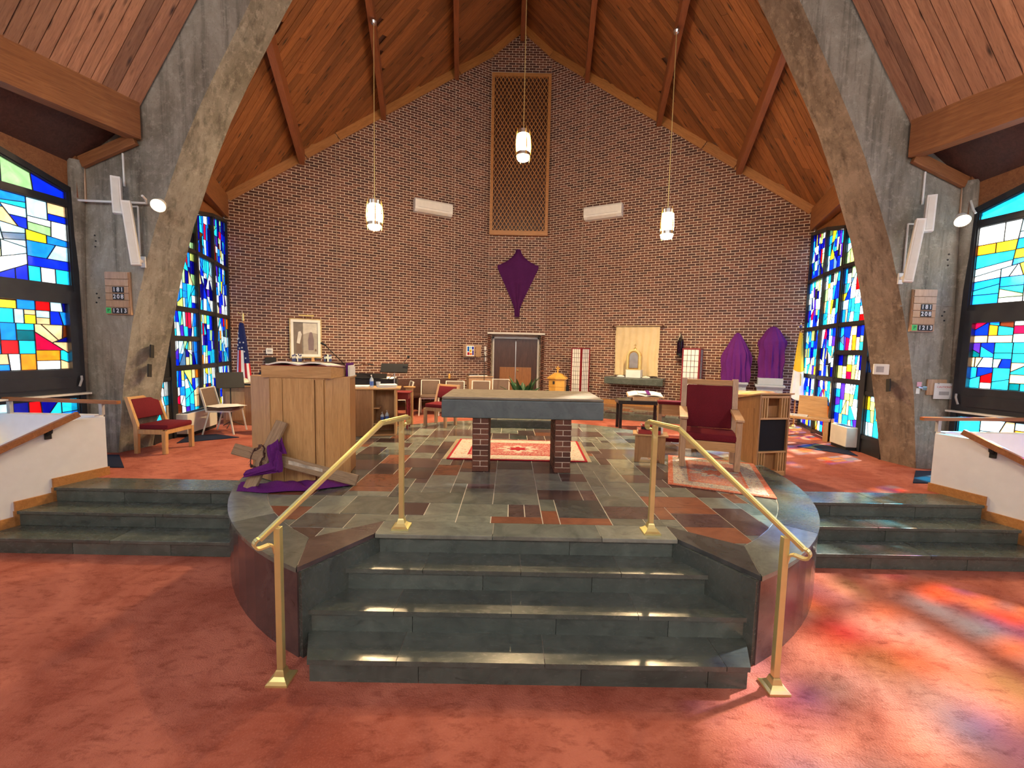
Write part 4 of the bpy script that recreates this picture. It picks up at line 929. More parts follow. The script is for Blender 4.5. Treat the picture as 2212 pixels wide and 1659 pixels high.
# wooden cross leaning on the ambo, with its purple cloth and crown of thorns
cr = thing('wooden_cross', 'weathered plank cross leaning sideways on the oak ambo', 'cross', (-2.6, 1.9, ZP))
def plank_part(p0, p1, w, t, name, nrm):
    p0, p1 = Vector(p0), Vector(p1); ex = (p1-p0).normalized(); ez = Vector(nrm); ez = (ez-ex*ez.dot(ex)).normalized(); ey = ez.cross(ex); L = (p1-p0).length
    m = MB().bbox(0, L, -w/2, w/2, -t/2, t/2, .009); M = Matrix(((ex.x, ey.x, ez.x, p0.x), (ex.y, ey.y, ez.y, p0.y), (ex.z, ey.z, ez.z, p0.z), (0, 0, 0, 1)))
    return m.build(name, M_barn, cr, mw=WM[cr.name].inverted() @ M)
plank_part((-3.10, 1.87, 1.065), (-1.78, 1.86, .745), .118, .05, 'long_beam', (0, -1, .35))
plank_part((-2.86, 1.72, ZP+.012), (-2.645, 2.00, 1.345), .125, .05, 'cross_beam', (0, -1, .35))
MB().grid(lambda u, v: (-2.50+.36*u-.004, 1.842, .905-.087*u+.02+.052*v-.02+.004*math.sin(9*u)), 6, 2, (0, -.004, 0)).build('paint_patch', plain('worn paint', (.50, .44, .36), .8, var=.5), cr, world=True)
cl = thing('purple_cloth', 'purple cloth wound round the middle of the plank cross', 'cloth', (-2.65, 1.8, .9))
def quadsheet(P00, P10, P01, P11, bulge, wr, ph):
    P00, P10, P01, P11 = (Vector(p) for p in (P00, P10, P01, P11))
    def f(u, v):
        p = P00.lerp(P10, u).lerp(P01.lerp(P11, u), v); s = math.sin(PI*u)*math.sin(PI*(.15+.7*v))
        return p + Vector((.012*math.sin(5*v+ph)*(u-.5), -bulge*math.sin(PI*(.1+.8*u))-wr*(math.sin(11*u+4*v+ph)+.6*math.sin(19*u-3*v)), .01*math.sin(6*u+ph)))
    return f
fold1 = quadsheet((-2.70, 1.815, 1.10), (-2.615, 1.845, 1.185), (-2.665, 1.765, .905), (-2.53, 1.775, .855), .05, .008, .4)
fold2 = quadsheet((-2.545, 1.775, .985), (-2.59, 1.76, .84), (-2.86, 1.70, .875), (-2.885, 1.69, .80), .045, .009, 1.9)
fold3 = quadsheet((-2.70, 1.97, 1.17), (-2.64, 1.97, 1.20), (-2.655, 1.86, 1.03), (-2.545, 1.87, 1.01), .01, .006, 2.6)
fold4 = quadsheet((-2.60, 1.80, 1.12), (-2.535, 1.80, 1.05), (-2.60, 1.76, .90), (-2.53, 1.765, .86), .06, .007, 3.6)
for f in (fold1, fold2, fold3, fold4): MB().grid(f, 16, 12, (0, .008, 0)).build('cloth_fold', M_violet, cl, world=True, smooth=True)
c2_ = thing('purple_cloth', 'purple cloth pooled on the slate floor below the plank cross', 'cloth', (-2.4, 1.85, ZP))
def pool(u, v):
    x = -2.96+1.10*u; w = .30*math.sin(PI*min(1, max(0, u*.95+.05)))**.5; y = 1.74+.26*u+w*(v-.5)*1.1+.015*math.sin(17*u)
    h = .012+.050*abs(math.sin(9*u+3*v))*math.sin(PI*v)*(1-.5*u)+.030*abs(math.sin(23*u+7*v))*math.sin(PI*v)
    return (x, y, ZP+.004+max(.002, h))
MB().grid(pool, 46, 12, (0, 0, -.003)).build('folds', M_violet, c2_, world=True, smooth=True)
ct = thing('crown_of_thorns', 'brown crown of thorns hanging on the plank cross', 'crown', (-2.78, 1.72, 1.0))
m = MB(); trng = random.Random(4)
for k in range(6):
    ph = trng.uniform(0, 6); pts = []
    for i in range(25):
        t = 2*PI*i/24; r = .115+.012*math.sin(5*t+ph); pts.append((-2.775+.05*math.cos(t)+.03*math.sin(t)+.008*math.sin(7*t+ph), 1.745+.03*math.cos(t)+.01*math.sin(6*t+ph), 1.01+r*math.sin(t)+.01*math.cos(4*t+ph)))
    m.tube(pts, .0045, 5)
for k in range(40):
    t = trng.uniform(0, 2*PI); p = Vector((-2.775+.05*math.cos(t)+.03*math.sin(t), 1.745+.03*math.cos(t), 1.01+.115*math.sin(t))); q = p+Vector((trng.uniform(-.035, .035), trng.uniform(-.03, .02), trng.uniform(-.035, .035))); m.tube([p, q], [.003, .0006], 4)
m.build('thorn_stems', M_walnut, ct, world=True)

# ------------------------------------------------------------------ pendants
pd_labels = ('left hanging lantern with a glowing glass cylinder', 'middle and highest hanging lantern before the lattice screen', 'right hanging lantern with a glowing glass cylinder')
for (px, zb, zt), lab in zip(((-2.88, 4.46, 8.30), (0.0, 5.83, 10.55), (2.86, 4.41, 8.27)), pd_labels):
    py = 5.95; t = thing('pendant_lantern', lab, 'pendant lamp', (px, py, zb), group='hanging lanterns over the platform')
    T = lambda m: m.xf(Matrix.Translation((px, py, zb)))
    T(MB().tube([(0, 0, .58), (0, 0, zt-zb-.05)], .008, 8)).build('suspension_rod', M_brass, t, world=True)
    T(MB().lathe([(.0, .565), (.03, .56), (.035, .54), (.02, .60), (.0, .61)], 12)).build('rod_socket', M_steel, t, world=True, smooth=True)
    T(MB().lathe([(.10, .49), (.112, .49), (.112, .565), (.09, .575), (.0, .575)], 24)).build('top_cap', M_steel, t, world=True, smooth=True)
    T(MB().lathe([(.0, .02), (.10, .02), (.122, .09), (.122, .10), (.128, .28), (.118, .47), (.104, .49), (.0, .49)], 28)).build('glass_cylinder', M_lens, t, world=True, smooth=True)
    ld = bpy.data.lights.new('lantern_downlight', 'SPOT'); ld.energy = 650; ld.color = (1, .72, .38); ld.spot_size = math.radians(152); ld.spot_blend = .55; ld.shadow_soft_size = .10
    lo = bpy.data.objects.new('lantern_downlight', ld); COL.objects.link(lo); lo.location = (px, py, zb-.02)
    m = MB(); n = 24; m.ring([(.139*math.cos(2*PI*k/n), .139*math.sin(2*PI*k/n)) for k in range(n)], [(.124*math.cos(2*PI*k/n), .124*math.sin(2*PI*k/n)) for k in range(n)], .085, .150, lambda a, b, d: Vector((a, b, d))); T(m).build('bottom_band', M_steel, t, world=True)
    for k in range(4):
        th = PI/4*.5+k*PI/2; m = MB(); P = [(.13, .0), (.142, .10), (.158, .27), (.150, .40), (.125, .60)]
        m.tube([(r*math.cos(th), r*math.sin(th), z) for r, z in P], [.004, .010, .014, .011, .005], 6); T(m).build('wooden_rib', M_yellowp, t, world=True, smooth=True)
    T(MB().lathe([(.0, zt-zb-.06), (.045, zt-zb-.04), (.062, zt-zb+.0), (.045, zt-zb+.04), (.0, zt-zb+.06)], 16)).build('ceiling_ball', M_steel, t, world=True, smooth=True)

# ------------------------------------------------------------------ wall mounted units
for sgn in (-1, 1):
    M0 = wing_mat(sgn, 2.50 if sgn < 0 else 2.45, 5.97, .012)
    t = thing('air_conditioner', 'white wall air conditioner high on the %s brick wing' % ('left' if sgn < 0 else 'right'), 'air conditioner', tuple(M0.translation), math.atan2(M0[1][0], M0[0][0]))
    m = MB(); prof = [(0, 0), (-.14, .0), (-.21, .06), (-.225, .12), (-.225, .30), (-.20, .345), (0, .345)]
    m.prism(prof, -.545, .545, lambda a, b, d: Vector((d, a, b))); m.build('casing', M_plastic, t)
    m = MB(); m.prism([(-.142, -.001), (-.205, .052), (-.212, .056), (-.150, -.004)], -.44, .40, lambda a, b, d: Vector((d, a, b))); m.build('outlet_flap', M_alu, t)
    m = MB()
    for z in (.105, .012): m.box(-.46, .44, -.229 if z > .05 else -.168, -.222 if z > .05 else -.15, z, z+.006)
    m.build('panel_seam', M_grey, t)
# covered crucifix on the centre panel
cv = thing('veiled_cross', 'plum cloth veiling the cross above the double door', 'veiled cross', (0, 10.70, 3.2))
ol = [(5.24, .075), (5.14, .10), (5.02, .19), (4.90, .34), (4.80, .53), (4.775, .635), (4.70, .635), (4.62, .60), (4.3, .455), (4.0, .315), (3.75, .20), (3.55, .12), (3.40, .085), (3.2, .075)]
def hw_at(z):
    for (za, wa), (zb_, wb) in zip(ol, ol[1:]):
        if zb_ <= z <= za: return wb+(wa-wb)*(z-zb_)/(za-zb_)
    return ol[-1][1]
def cvf(u, v):
    z = 5.24-(5.24-3.2)*v; w = hw_at(z); x = (2*u-1); d = .05+.10*(1-abs(x)**1.3)*(1 if z > 4.2 else .8)+.018*math.cos(11*x)*min(1, max(0, (4.9-z)))*(1-abs(x))
    return (x*w+.01, 10.775-.0-d, z)
MB().grid(cvf, 40, 60, (0, .03, 0)).build('cloth', M_violetd, cv, world=True, smooth=True)
# framed picture and its lamp
M0 = wing_mat(-1, 5.43, 1.86, .02)
t = thing('framed_picture', 'sepia picture of two robed figures in a cream and gold frame', 'picture', tuple(M0.translation), math.atan2(M0[1][0], M0[0][0]))
m = MB(); m.ring([(-.37, 0), (.37, 0), (.37, 1.0), (-.37, 1.0)], [(-.295, .08), (.295, .08), (.295, .92), (-.295, .92)], -.03, .05, lambda a, b, d: Vector((a, -d, b))); m.build('frame', plain('gilt cream frame', (.46, .34, .16), .45, .2, .3), t)
m = MB(); m.ring([(-.34, .03), (.34, .03), (.34, .97), (-.34, .97)], [(-.28, .095), (.28, .095), (.28, .905), (-.28, .905)], .02, .058, lambda a, b, d: Vector((a, -d, b))); m.build('inner_mat', M_paper, t)
m = MB(); m.box(-.29, .29, -.02, -.005, .09, .91, mi=0)
pf = lambda a, b, d: Vector((a, -d, b))
m.prism([(-.28, .10), (-.06, .10), (-.06, .90), (-.28, .90)], .02, .024, pf, 1); m.prism([(-.06, .10), (.28, .10), (.28, .25), (-.06, .22)], .02, .025, pf, 2); m.prism([(-.06, .22), (.28, .25), (.28, .62), (.1, .66), (-.06, .60)], .02, .0235, pf, 3)
m.prism([(-.22, .12), (-.08, .12), (-.10, .40), (-.08, .55), (-.12, .66), (-.17, .64), (-.22, .50)], .02, .028, pf, 4); m.prism([(-.21, .38), (-.14, .36), (-.09, .60), (-.12, .68), (-.17, .66)], .02, .031, pf, 5)
m.prism([(.06, .2), (.18, .2), (.19, .45), (.16, .62), (.12, .70), (.08, .62), (.05, .45)], .02, .029, pf, 6); m.prism([(.10, .66), (.145, .66), (.15, .71), (.12, .735), (.095, .71)], .02, .031, pf, 5); m.prism([(.2, .17), (.25, .17), (.245, .23), (.205, .23)], .02, .03, pf, 4)
m.build('picture_sheet', [plain('picture sky', (.55, .52, .45)), plain('picture dark wall', (.16, .13, .11)), plain('picture ground', (.36, .31, .26)), plain('picture pale wall', (.34, .30, .25)), plain('picture brown robe', (.15, .10, .07)), plain('picture white veil', (.60, .57, .52)), plain('picture grey robe', (.17, .12, .13))], t)
lp = thing('picture_lamp', 'long brass picture lamp over the sepia picture', 'lamp', tuple((M0 @ Matrix.Translation((.02, 0, 1.05))).translation), math.atan2(M0[1][0], M0[0][0]))
MB().tube([(-.17, -.13, .02), (.17, -.13, .02)], .018, 10).build('lamp_tube', M_brass, lp); MB().tube([(0, -.13, .02), (0, -.08, .03), (0, -.01, -.04)], .006, 6).build('arm', M_brass, lp)
# small fixtures on the left wing
M0 = wing_mat(-1, 6.15, 2.02, .012); t = thing('thermostat', 'small white thermostat on the left brick wing beside the striped flag', 'thermostat', tuple(M0.translation), math.atan2(M0[1][0], M0[0][0]))
MB().bbox(-.075, .075, -.03, 0, -.07, .07, .006).build('casing', M_plastic, t); MB().box(-.045, .045, -.034, -.029, -.02, .035).build('display', M_grey, t)
# curtain, rod, slate shelf, tabernacle
M0 = wing_mat(1, 3.42, 1.54, .02); fr_, exw, eyw, pw = wing_frame(1, 3.42, 1.54, .02); rzw = math.atan2(exw.y, exw.x)
t = thing('curtain_rod', 'dark curtain rod holding the cream curtain', 'curtain rod', (pw.x, pw.y, 2.90), rzw)
MB().tube([(-.66, -.08, 0), (.66, -.08, 0)], .012, 8).build('rod', M_walnut, t)
for s in (-1, 1): MB().lathe([(0, -.035), (.026, -.02), (.034, 0), (.026, .02), (0, .035)], 12, (s*.68, -.08, 0)).build('finial', M_walnut, t, smooth=True)
t = thing('curtain', 'cream curtain hanging behind the gold tabernacle', 'curtain', (pw.x, pw.y, 1.53), rzw)
MB().grid(lambda u, v: (-.60+1.2*u+.01*math.sin(7*v+u*9), -.075-.022*math.sin(40*u+.8*math.sin(6*v))*(.4+.6*(1-v))-.04*max(0, .25-v)*4*abs(math.sin(13*u)), 1.40*v), 90, 14, (0, .006, 0)).build('cloth', M_cream, t, smooth=True)
t = thing('slate_shelf', 'thick green slate shelf under the cream curtain', 'shelf', (pw.x, pw.y, 1.29), rzw); MB().bbox(-.78, .80, -.48, .0, 0, .175, .01).build('slab', M_step, t)
MB().bbox(-.775, .795, -.475, -.0, .176, .19, .004).build('pale_top', M_altar, t)  # thin paler layer over the shelf slab
tb = thing('tabernacle', 'gold arched tabernacle with a little cross on a white draped box', 'tabernacle', (pw.x, pw.y, 1.48), rzw)
MB().bbox(-.20, .20, -.42, -.12, 0, .22, .008).build('plinth', M_linen, tb)
arch = [(-.16, 0), (.16, 0), (.16, .38)] + [(.16*math.cos(a), .38+.16*math.sin(a)) for a in [PI*i/12 for i in range(1, 12)]] + [(-.16, .38)]
MB().prism(arch, .14, .40, lambda a, b, d: Vector((a, -d, b+.221))).build('case', M_gold, tb)
inn_ = [(a*.72, .05+(b)*.80) for a, b in arch]; MB().prism(inn_, .398, .412, lambda a, b, d: Vector((a, -d, b+.221))).build('grey_door', plain('pewter', (.45, .46, .48), .3, .8), tb)
m = MB(); m.ring([(a*1.12, b*1.05) for a, b in arch], [(a*.86, b*.92+.02) for a, b in arch], .40, .425, lambda a, b, d: Vector((a, -d, b+.221))); m.build('arched_moulding', M_brass, tb)
m = MB(); m.lathe([(.05, .76), (.045, .80), (.02, .82), (.0, .83)], 12, (0, -.27, .0)); m.bar((0, -.27, .82), (0, -.27, .93), .012, .012); m.bar((-.035, -.27, .895), (.035, -.27, .895), .012, .012); m.build('finial_cross', M_gold, tb)
for s in (-1, 1): MB().tube([(s*.185, -.40, .222), (s*.185, -.40, .60)], .014, 8).build('side_column', M_brass, tb)
for dx, lab in ((-.36, 'small white cloth bundle left of the tabernacle'), (.33, 'small grey cloth bundle right of the tabernacle')):
    t = thing('altar_cloth', lab, 'cloth', tuple(Vector((pw.x, pw.y, 1.48))+exw*dx+eyw*.3), rzw); MB().lathe([(.09, 0), (.10, .02), (.06, .05), (0, .06)], 12, f=lambda r, z, th: (r*math.cos(th)*1.2, r*.7*math.sin(th), z)).build('folds', M_linen if dx < 0 else M_alu, t, smooth=True)
# vigil lamp
M0 = wing_mat(1, 4.43, 2.08, .012); t = thing('sanctuary_lamp', 'hanging red and blue glass sanctuary lamp on a dark wall bracket', 'lamp', tuple(M0.translation), math.atan2(M0[1][0], M0[0][0]))
MB().lathe([(.02, .10), (.075, .12), (.075, .42), (.05, .44), (.0, .45)], 10, (0, -.13, 0)).build('glass', [glass_pane('lamp glass violet', (.35, .05, .28))], t, smooth=True)
m = MB()
for k in range(5): a = 2*PI*k/5; m.tube([(.08*math.cos(a), -.13+.08*math.sin(a), .06), (.082*math.cos(a), -.13+.082*math.sin(a), .42), (.0, -.13, .62)], .006, 5)
m.lathe([(.0, .03), (.09, .05), (.09, .10), (.0, .10)], 10, (0, -.13, 0)); m.lathe([(.085, .42), (.03, .50), (.0, .52)], 10, (0, -.13, 0)); m.build('iron_frame', M_blk, t)
MB().tube([(0, -.13, .60), (0, -.10, .66), (0, 0, .66)], .008, 6).build('bracket', M_blk, t); MB().bbox(-.09, .09, -.20, -.02, -.08, -.03, .01).build('drip_shelf', M_walnut, t)

# veiled statues on grey corbels
def corbel(x, z, w, dpt, lab):
    M0 = wing_mat(1, x, z, .0); t = thing('corbel_bracket', lab, 'bracket', tuple(M0.translation), math.atan2(M0[1][0], M0[0][0])); h = w/2
    for i, (zz0, zz1, k) in enumerate(((-.05, 0, 1.0), (-.085, -.05, .93), (-.21, -.085, .86))): MB().bbox(-h*k, h*k, -dpt*k, 0, zz0, zz1, .006).build('moulding' if i < 2 else 'block', M_paleblue, t)
    for s in (-1, 1): MB().bbox(s*h*.62-.05, s*h*.62+.05, -dpt*.5, 0, -.42, -.21, .008).build('leg', M_paleblue, t)
    for k in (-.5, 0, .5): MB().lathe([(.022, -.008), (.022, .0), (0, .006)], 10).xf(Matrix.Translation((h*k, -dpt*.86-.002, -.145)) @ Matrix.Rotation(PI/2, 4, 'X')).build('rosette', M_paleblue, t)
    return M0
def veiled(M0, prof, folds, lab, seed, dep=.62):
    t = thing('veiled_statue', lab, 'veiled statue', tuple((M0 @ Matrix.Translation((0, -.28, 0))).translation), math.atan2(M0[1][0], M0[0][0]))
    R = random.Random(seed); ph = [R.uniform(0, 6) for _ in range(4)]
    def f(r, z, th): k = 1+(.34*(1-abs(math.sin(folds*th+ph[0]+.9*z)))**2+.16*(1-abs(math.sin((folds+3)*th+ph[1]-1.3*z)))**3-.12)*min(1, .45+1.2*max(0, .9-z)); return (r*k*math.cos(th), r*k*dep*math.sin(th), z)
    P = []
    for (r0, z0), (r1, z1) in zip(prof, prof[1:]):
        for i in range(5): P.append((r0+(r1-r0)*i/5, z0+(z1-z0)*i/5))
    P.append(prof[-1]); MB().lathe(P, 48, f=f).build('purple_veil', M_violet, t, smooth=True)
M0 = corbel(5.62, 1.50, .58, .56, 'pale grey corbel carrying the left veiled statue')
veiled(M0, [(.30, .0), (.30, .05), (.305, .35), (.30, .60), (.285, .72), (.20, .92), (.11, 1.10), (.07, 1.17), (.03, 1.215), (0, 1.22)], 7, 'left veiled statue, pointed purple cover', 2)
M0 = corbel(6.28, 1.47, .62, .56, 'pale grey corbel and box carrying the right veiled statue')
t = thing('plinth_box', 'pale blue grey box between the right corbel and its statue', 'box', tuple((M0 @ Matrix.Translation((0, -.28, 0))).translation), math.atan2(M0[1][0], M0[0][0])); MB().bbox(-.26, .26, -.25, .25, .002, .16, .005).build('box', M_paleblue, t)
M1 = M0 @ Matrix.Translation((0, 0, .162))
veiled(M1, [(.26, 0), (.25, .05), (.235, .25), (.24, .50), (.25, .62), (.285, .80), (.285, .88), (.20, 1.02), (.13, 1.15), (.06, 1.22), (0, 1.24)], 6, 'right veiled statue, broad shouldered purple cover', 9)

# flags
def flag_pole(t, H, mat=M_trimw): MB().tube([(0, 0, .03), (0, 0, H)], .016, 10).build('pole', mat, t); MB().lathe([(.17, 0), (.16, .02), (.06, .04), (.03, .08), (0, .08)], 20).build('base', M_brass, t, smooth=True)
t = thing('national_flag', 'furled flag with stars and red and white stripes on an eagle topped pole', 'flag', (-6.30, 7.22, ZS))
H = 2.22; flag_pole(t, H)
def dr(u, v):                                   # u round the bundle, v down
    w = .05+.16*v**.8; th = -.5+PI*1.15*u; fold = .02*math.sin(17*u)*v
    return (-.02+w*1.05*math.cos(PI-th)*.9+.03*v, -.035-(w*.45+fold)*math.sin(th)**1 if 0 < th < PI else -.03-.02*u, H-.05-1.48*v+.16*u*(v > .8)*(v-.8)*5)
nst = 9
for k in range(nst):
    u0, u1 = k/nst, (k+1)/nst; vt = .42 if k < 6 else .62
    MB().grid(lambda a, b: dr(u0+(u1-u0)*a, vt*b), 4, 10).build('canton', M_navyf, t, smooth=True)
    MB().grid(lambda a, b: dr(u0+(u1-u0)*a, vt+(1-vt)*b), 4, 14).build('stripe', M_red if k % 2 == 0 else M_whitef, t, smooth=True)
def star(cx, cz, y, r):
    return [(cx+(r if i % 2 == 0 else r*.42)*math.sin(PI*i/5), cz+(r if i % 2 == 0 else r*.42)*math.cos(PI*i/5)) for i in range(10)]
for u, v in ((.30, .16), (.42, .24), (.52, .30), (.35, .34), (.62, .38), (.72, .30), (.74, .44), (.78, .54), (.28, .25), (.5, .39)):
    p = Vector(dr(u, v)); m = MB(); s = star(p.x, p.z, 0, .026); c = (p.x, p.y-.012, p.z)
    m.add([c]+[(a, p.y-.012, b) for a, b in s], [(0, 1+i, 1+(i+1) % 10) for i in range(10)]); m.build('star', M_whitef, t)
m = MB().lathe([(.022, H), (.03, H+.03), (.018, H+.06), (.024, H+.12), (.012, H+.17), (0, H+.19)], 10)
for s in (-1, 1): m.grid(lambda u, v, s=s: (s*(.015+.10*u), -.005+.02*math.sin(PI*u), H+.10+.10*u+.03*v*(1-u)-.02*v), 4, 2, (0, .008, 0))
m.build('eagle_finial', M_brass, t, smooth=True)
t = thing('church_flag', 'furled yellow and white flag on a cross topped pole', 'flag', (6.52, 7.25, ZS))
H = 2.26; flag_pole(t, H)
def d2(u, v): w = .03+.12*v**.8; th = PI*1.1*u; return (.0+w*1.1*math.cos(PI-th)*.95, -.03-(w*.5+.018*math.sin(16*u)*v)*max(0, math.sin(min(th, PI))), H-.04-1.36*v-.10*v*math.sin(PI*u))
MB().grid(lambda a, b: d2(a, .62*b), 30, 16).build('yellow_half', M_yelf, t, smooth=True); MB().grid(lambda a, b: d2(a, .62+.45*b), 30, 12).build('white_half', M_whitef, t, smooth=True)
m = MB(); m.box(-.012, .012, -.008, .008, H, H+.16); m.box(-.05, .05, -.008, .008, H+.085, H+.11)
for x, z in ((0, H+.165), (-.055, H+.097), (.055, H+.097)): m.lathe([(0, -.018), (.017, -.008), (.017, .008), (0, .018)], 10, (x, 0, z))
m.build('cross_finial', M_gold, t); MB().tube([(.02, -.12, 1.0), (.015, -.11, 1.28)], .012, 8).build('tassel', M_brass, t)
# ------------------------------------------------------------------ seats (local: seat faces -Y)
def wood_chair(label, loc, rz, w=.50, d=.46, sh=.44, bh=.86, mat=M_oak, group=None):
    t = thing('wooden_chair', label, 'chair', loc, rz, group)
    for sx in (-1, 1):
        MB().bbox(sx*w/2-.025, sx*w/2+.025, -d/2-.01, -d/2+.05, 0, sh-.07, .005).build('leg', mat, t)
        m = MB(); q = [(d/2-.075, 0), (d/2-.02, 0), (d/2-.02, sh), (d/2+.10, bh), (d/2+.045, bh), (d/2-.09, sh)]
        m.prism(q, sx*w/2-.022, sx*w/2+.022, lambda a, b, dd: Vector((dd, a, b))); m.build('rear_leg', mat, t)
        MB().bbox(sx*w/2-.018, sx*w/2+.018, -d/2+.05, d/2-.07, sh-.12, sh-.05, .004).build('side_rail', mat, t)
    MB().bbox(-w/2+.02, w/2-.02, -d/2-.005, -d/2+.03, sh-.12, sh-.05, .004).build('front_rail', mat, t)
    MB().bbox(-w/2+.012, w/2-.012, -d/2-.02, d/2-.06, sh-.055, sh+.025, .024).build('seat', M_maroon, t, smooth=True)
    s = math.atan2(.12, bh-sh); M = Matrix.Translation((0, d/2-.03, sh+.10)) @ Matrix.Rotation(-s, 4, 'X')
    MB().bbox(-w/2+.024, w/2-.024, -.025, .03, 0, bh-sh-.13, .014, M).build('backrest', M_maroon, t, smooth=True)
    M = Matrix.Translation((0, d/2+.065, bh-.045)) @ Matrix.Rotation(-s, 4, 'X'); MB().bbox(-w/2+.02, w/2-.02, -.02, .025, -.015, .04, .005, M).build('top_rail', M_oakx, t)
    return t
def stack_chair(label, loc, rz, group='taupe stacking chairs'):
    t = thing('stacking_chair', label, 'chair', loc, rz, group); w = .46
    for sx in (-1, 1):
        x = sx*w/2
        m = MB(); m.bar((x, -.20, .44), (x*1.06, -.27, 0), .022, .022); m.build('leg', M_alu, t)
        m = MB(); m.bar((x, .14, .44), (x*1.06, .27, 0), .022, .022); m.build('leg', M_alu, t)
        m = MB(); m.bar((x, -.22, .43), (x, .20, .43), .022, .022); m.bar((x, .19, .42), (x, .30, .86), .022, .03); m.build('side_frame', M_alu, t)
    m = MB(); m.bar((-w/2, .30, .855), (w/2, .30, .855), .022, .022); m.bar((-w/2, -.2, .425), (w/2, -.2, .425), .02, .02); m.build('cross_bar', M_alu, t)
    MB().bbox(-.215, .215, -.25, .20, .44, .51, .026).build('seat', M_taupe, t, smooth=True)
    M = Matrix.Translation((0, .235, .50)) @ Matrix.Rotation(-.24, 4, 'X'); MB().bbox(-.205, .205, -.03, .02, .0, .37, .012, M).build('backrest', M_taupe, t, smooth=True)
    return t
wood_chair('wooden chair with maroon seat and back standing against the left concrete pier', (-5.60, 4.02, ZS), PI/2-.02, .52, .50, .42, .86)
sc0 = stack_chair('taupe chair by the left window with white papers on its seat', (-5.60, 5.45, ZS), PI/2+.12)
sp = thing('sheet_music', 'white papers spread over the taupe chair by the left window', 'paper', (-5.52, 5.42, ZS+.515))
MB().add([(-5.82, 5.22, 1.018), (-5.50, 5.12, 1.010), (-5.20, 5.20, 1.030), (-5.12, 5.38, 1.028), (-5.45, 5.60, 1.022), (-5.75, 5.55, 1.022), (-5.5, 5.35, 1.034)], [(0, 1, 6), (1, 2, 6), (2, 3, 6), (3, 4, 6), (4, 5, 6), (5, 0, 6)]).build('sheets', M_paper, sp, world=True)
row = [((-4.62, 5.75, ZS), PI/2+1.1, 'taupe chair half hidden behind the left edge of the oak ambo'), ((-2.86, 7.75, ZS), -1.2, 'taupe chair behind the red stool, turned sideways before the brown pew'),
       ((-2.20, 8.15, ZS), .12, 'taupe chair directly left of the maroon wooden chair, nearest the brown pew'), ((-1.55, 7.95, ZS), .05, 'taupe chair directly behind the maroon wooden chair'),
       ((-.92, 8.2, ZS), 0, 'taupe chair in front of the oak cabinet with the open book'), ((-.42, 9.0, ZS), 0, 'taupe chair just left of the fern, behind the altar')]
for lo, rz, lab in row: copy_thing(sc0, lo, rz, lab, 'taupe stacking chairs')
wood_chair('maroon wooden chair on the platform just left of the altar', (-1.52, 5.75, ZP-.003), -.42, .46, .44, .43, .80, M_oakp)
wood_chair('maroon wooden chair mostly hidden between the ambo and the oak side desk', (-3.22, 5.42, ZS), 1.2, .48, .44, .43, .84, M_oakp)

# celebrant's armchair
t = thing('celebrant_chair', 'large oak armchair with tall maroon back on the patterned rug', 'armchair', (2.57, 3.12, ZP+.015), -.36)
w, d = .66, .56
for sx in (-1, 1):
    MB().bbox(sx*w/2-.035, sx*w/2+.035, -d/2, -d/2+.07, 0, .66, .006).build('front_leg', M_oakp, t)
    m = MB(); m.prism([(d/2-.09, 0), (d/2-.02, 0), (d/2-.0, .45), (d/2+.09, 1.16), (d/2+.02, 1.16), (d/2-.09, .45)], sx*w/2-.035, sx*w/2+.035, lambda a, b, dd: Vector((dd, a, b))); m.build('rear_post', M_oakp, t)
    m = MB(); m.prism([(-d/2-.05, .655), (-d/2-.05, .68), (-d/2+.05, .70), (d/2-.06, .755), (d/2-.03, .72), (-d/2+.05, .66)], sx*w/2-.055, sx*w/2+.045, lambda a, b, dd: Vector((dd, a, b))); m.build('arm_rest', M_oakp, t)
    MB().bbox(sx*w/2-.02, sx*w/2+.02, -d/2+.07, d/2-.08, .26, .37, .004).build('side_rail', M_oakp, t)
MB().bbox(-w/2+.035, w/2-.035, -d/2+.005, -d/2+.045, .25, .37, .004).build('front_rail', M_oakx, t)
MB().bbox(-w/2+.01, w/2-.01, -d/2-.005, d/2-.06, .37, .475, .03).build('seat_cushion', M_maroon, t, smooth=True)
M = Matrix.Translation((0, d/2-.04, .47)) @ Matrix.Rotation(-.13, 4, 'X'); MB().bbox(-w/2+.036, w/2-.036, -.05, .03, 0, .60, .02, M).build('back_cushion', M_maroon, t, smooth=True)
MB().bbox(-w/2+.035, w/2-.035, d/2+.02, d/2+.075, 1.07, 1.145, .006).build('top_rail', M_oakx, t)
# prie-dieu next to it
t = thing('prayer_kneeler', 'oak prie-dieu with maroon padded top left of the armchair back', 'kneeler', (2.70, 4.55, ZP), -.25)
MB().bbox(-.33, .33, -.12, .10, .66, .715, .018).build('padded_top', M_maroon, t, smooth=True); MB().bbox(-.32, .32, -.09, -.05, .49, .66, .004).build('front_board', M_oakx, t)
for sx in (-1, 1): MB().bbox(sx*.29-.03, sx*.29+.03, -.09, .09, 0, .66, .005).build('side_post', M_oakp, t); MB().bbox(sx*.29-.025, sx*.29+.025, -.55, -.09, .05, .12, .004).build('foot_rail', M_oakx, t)
MB().bbox(-.31, .31, -.60, -.36, .12, .19, .02).build('knee_pad', M_maroon, t, smooth=True)
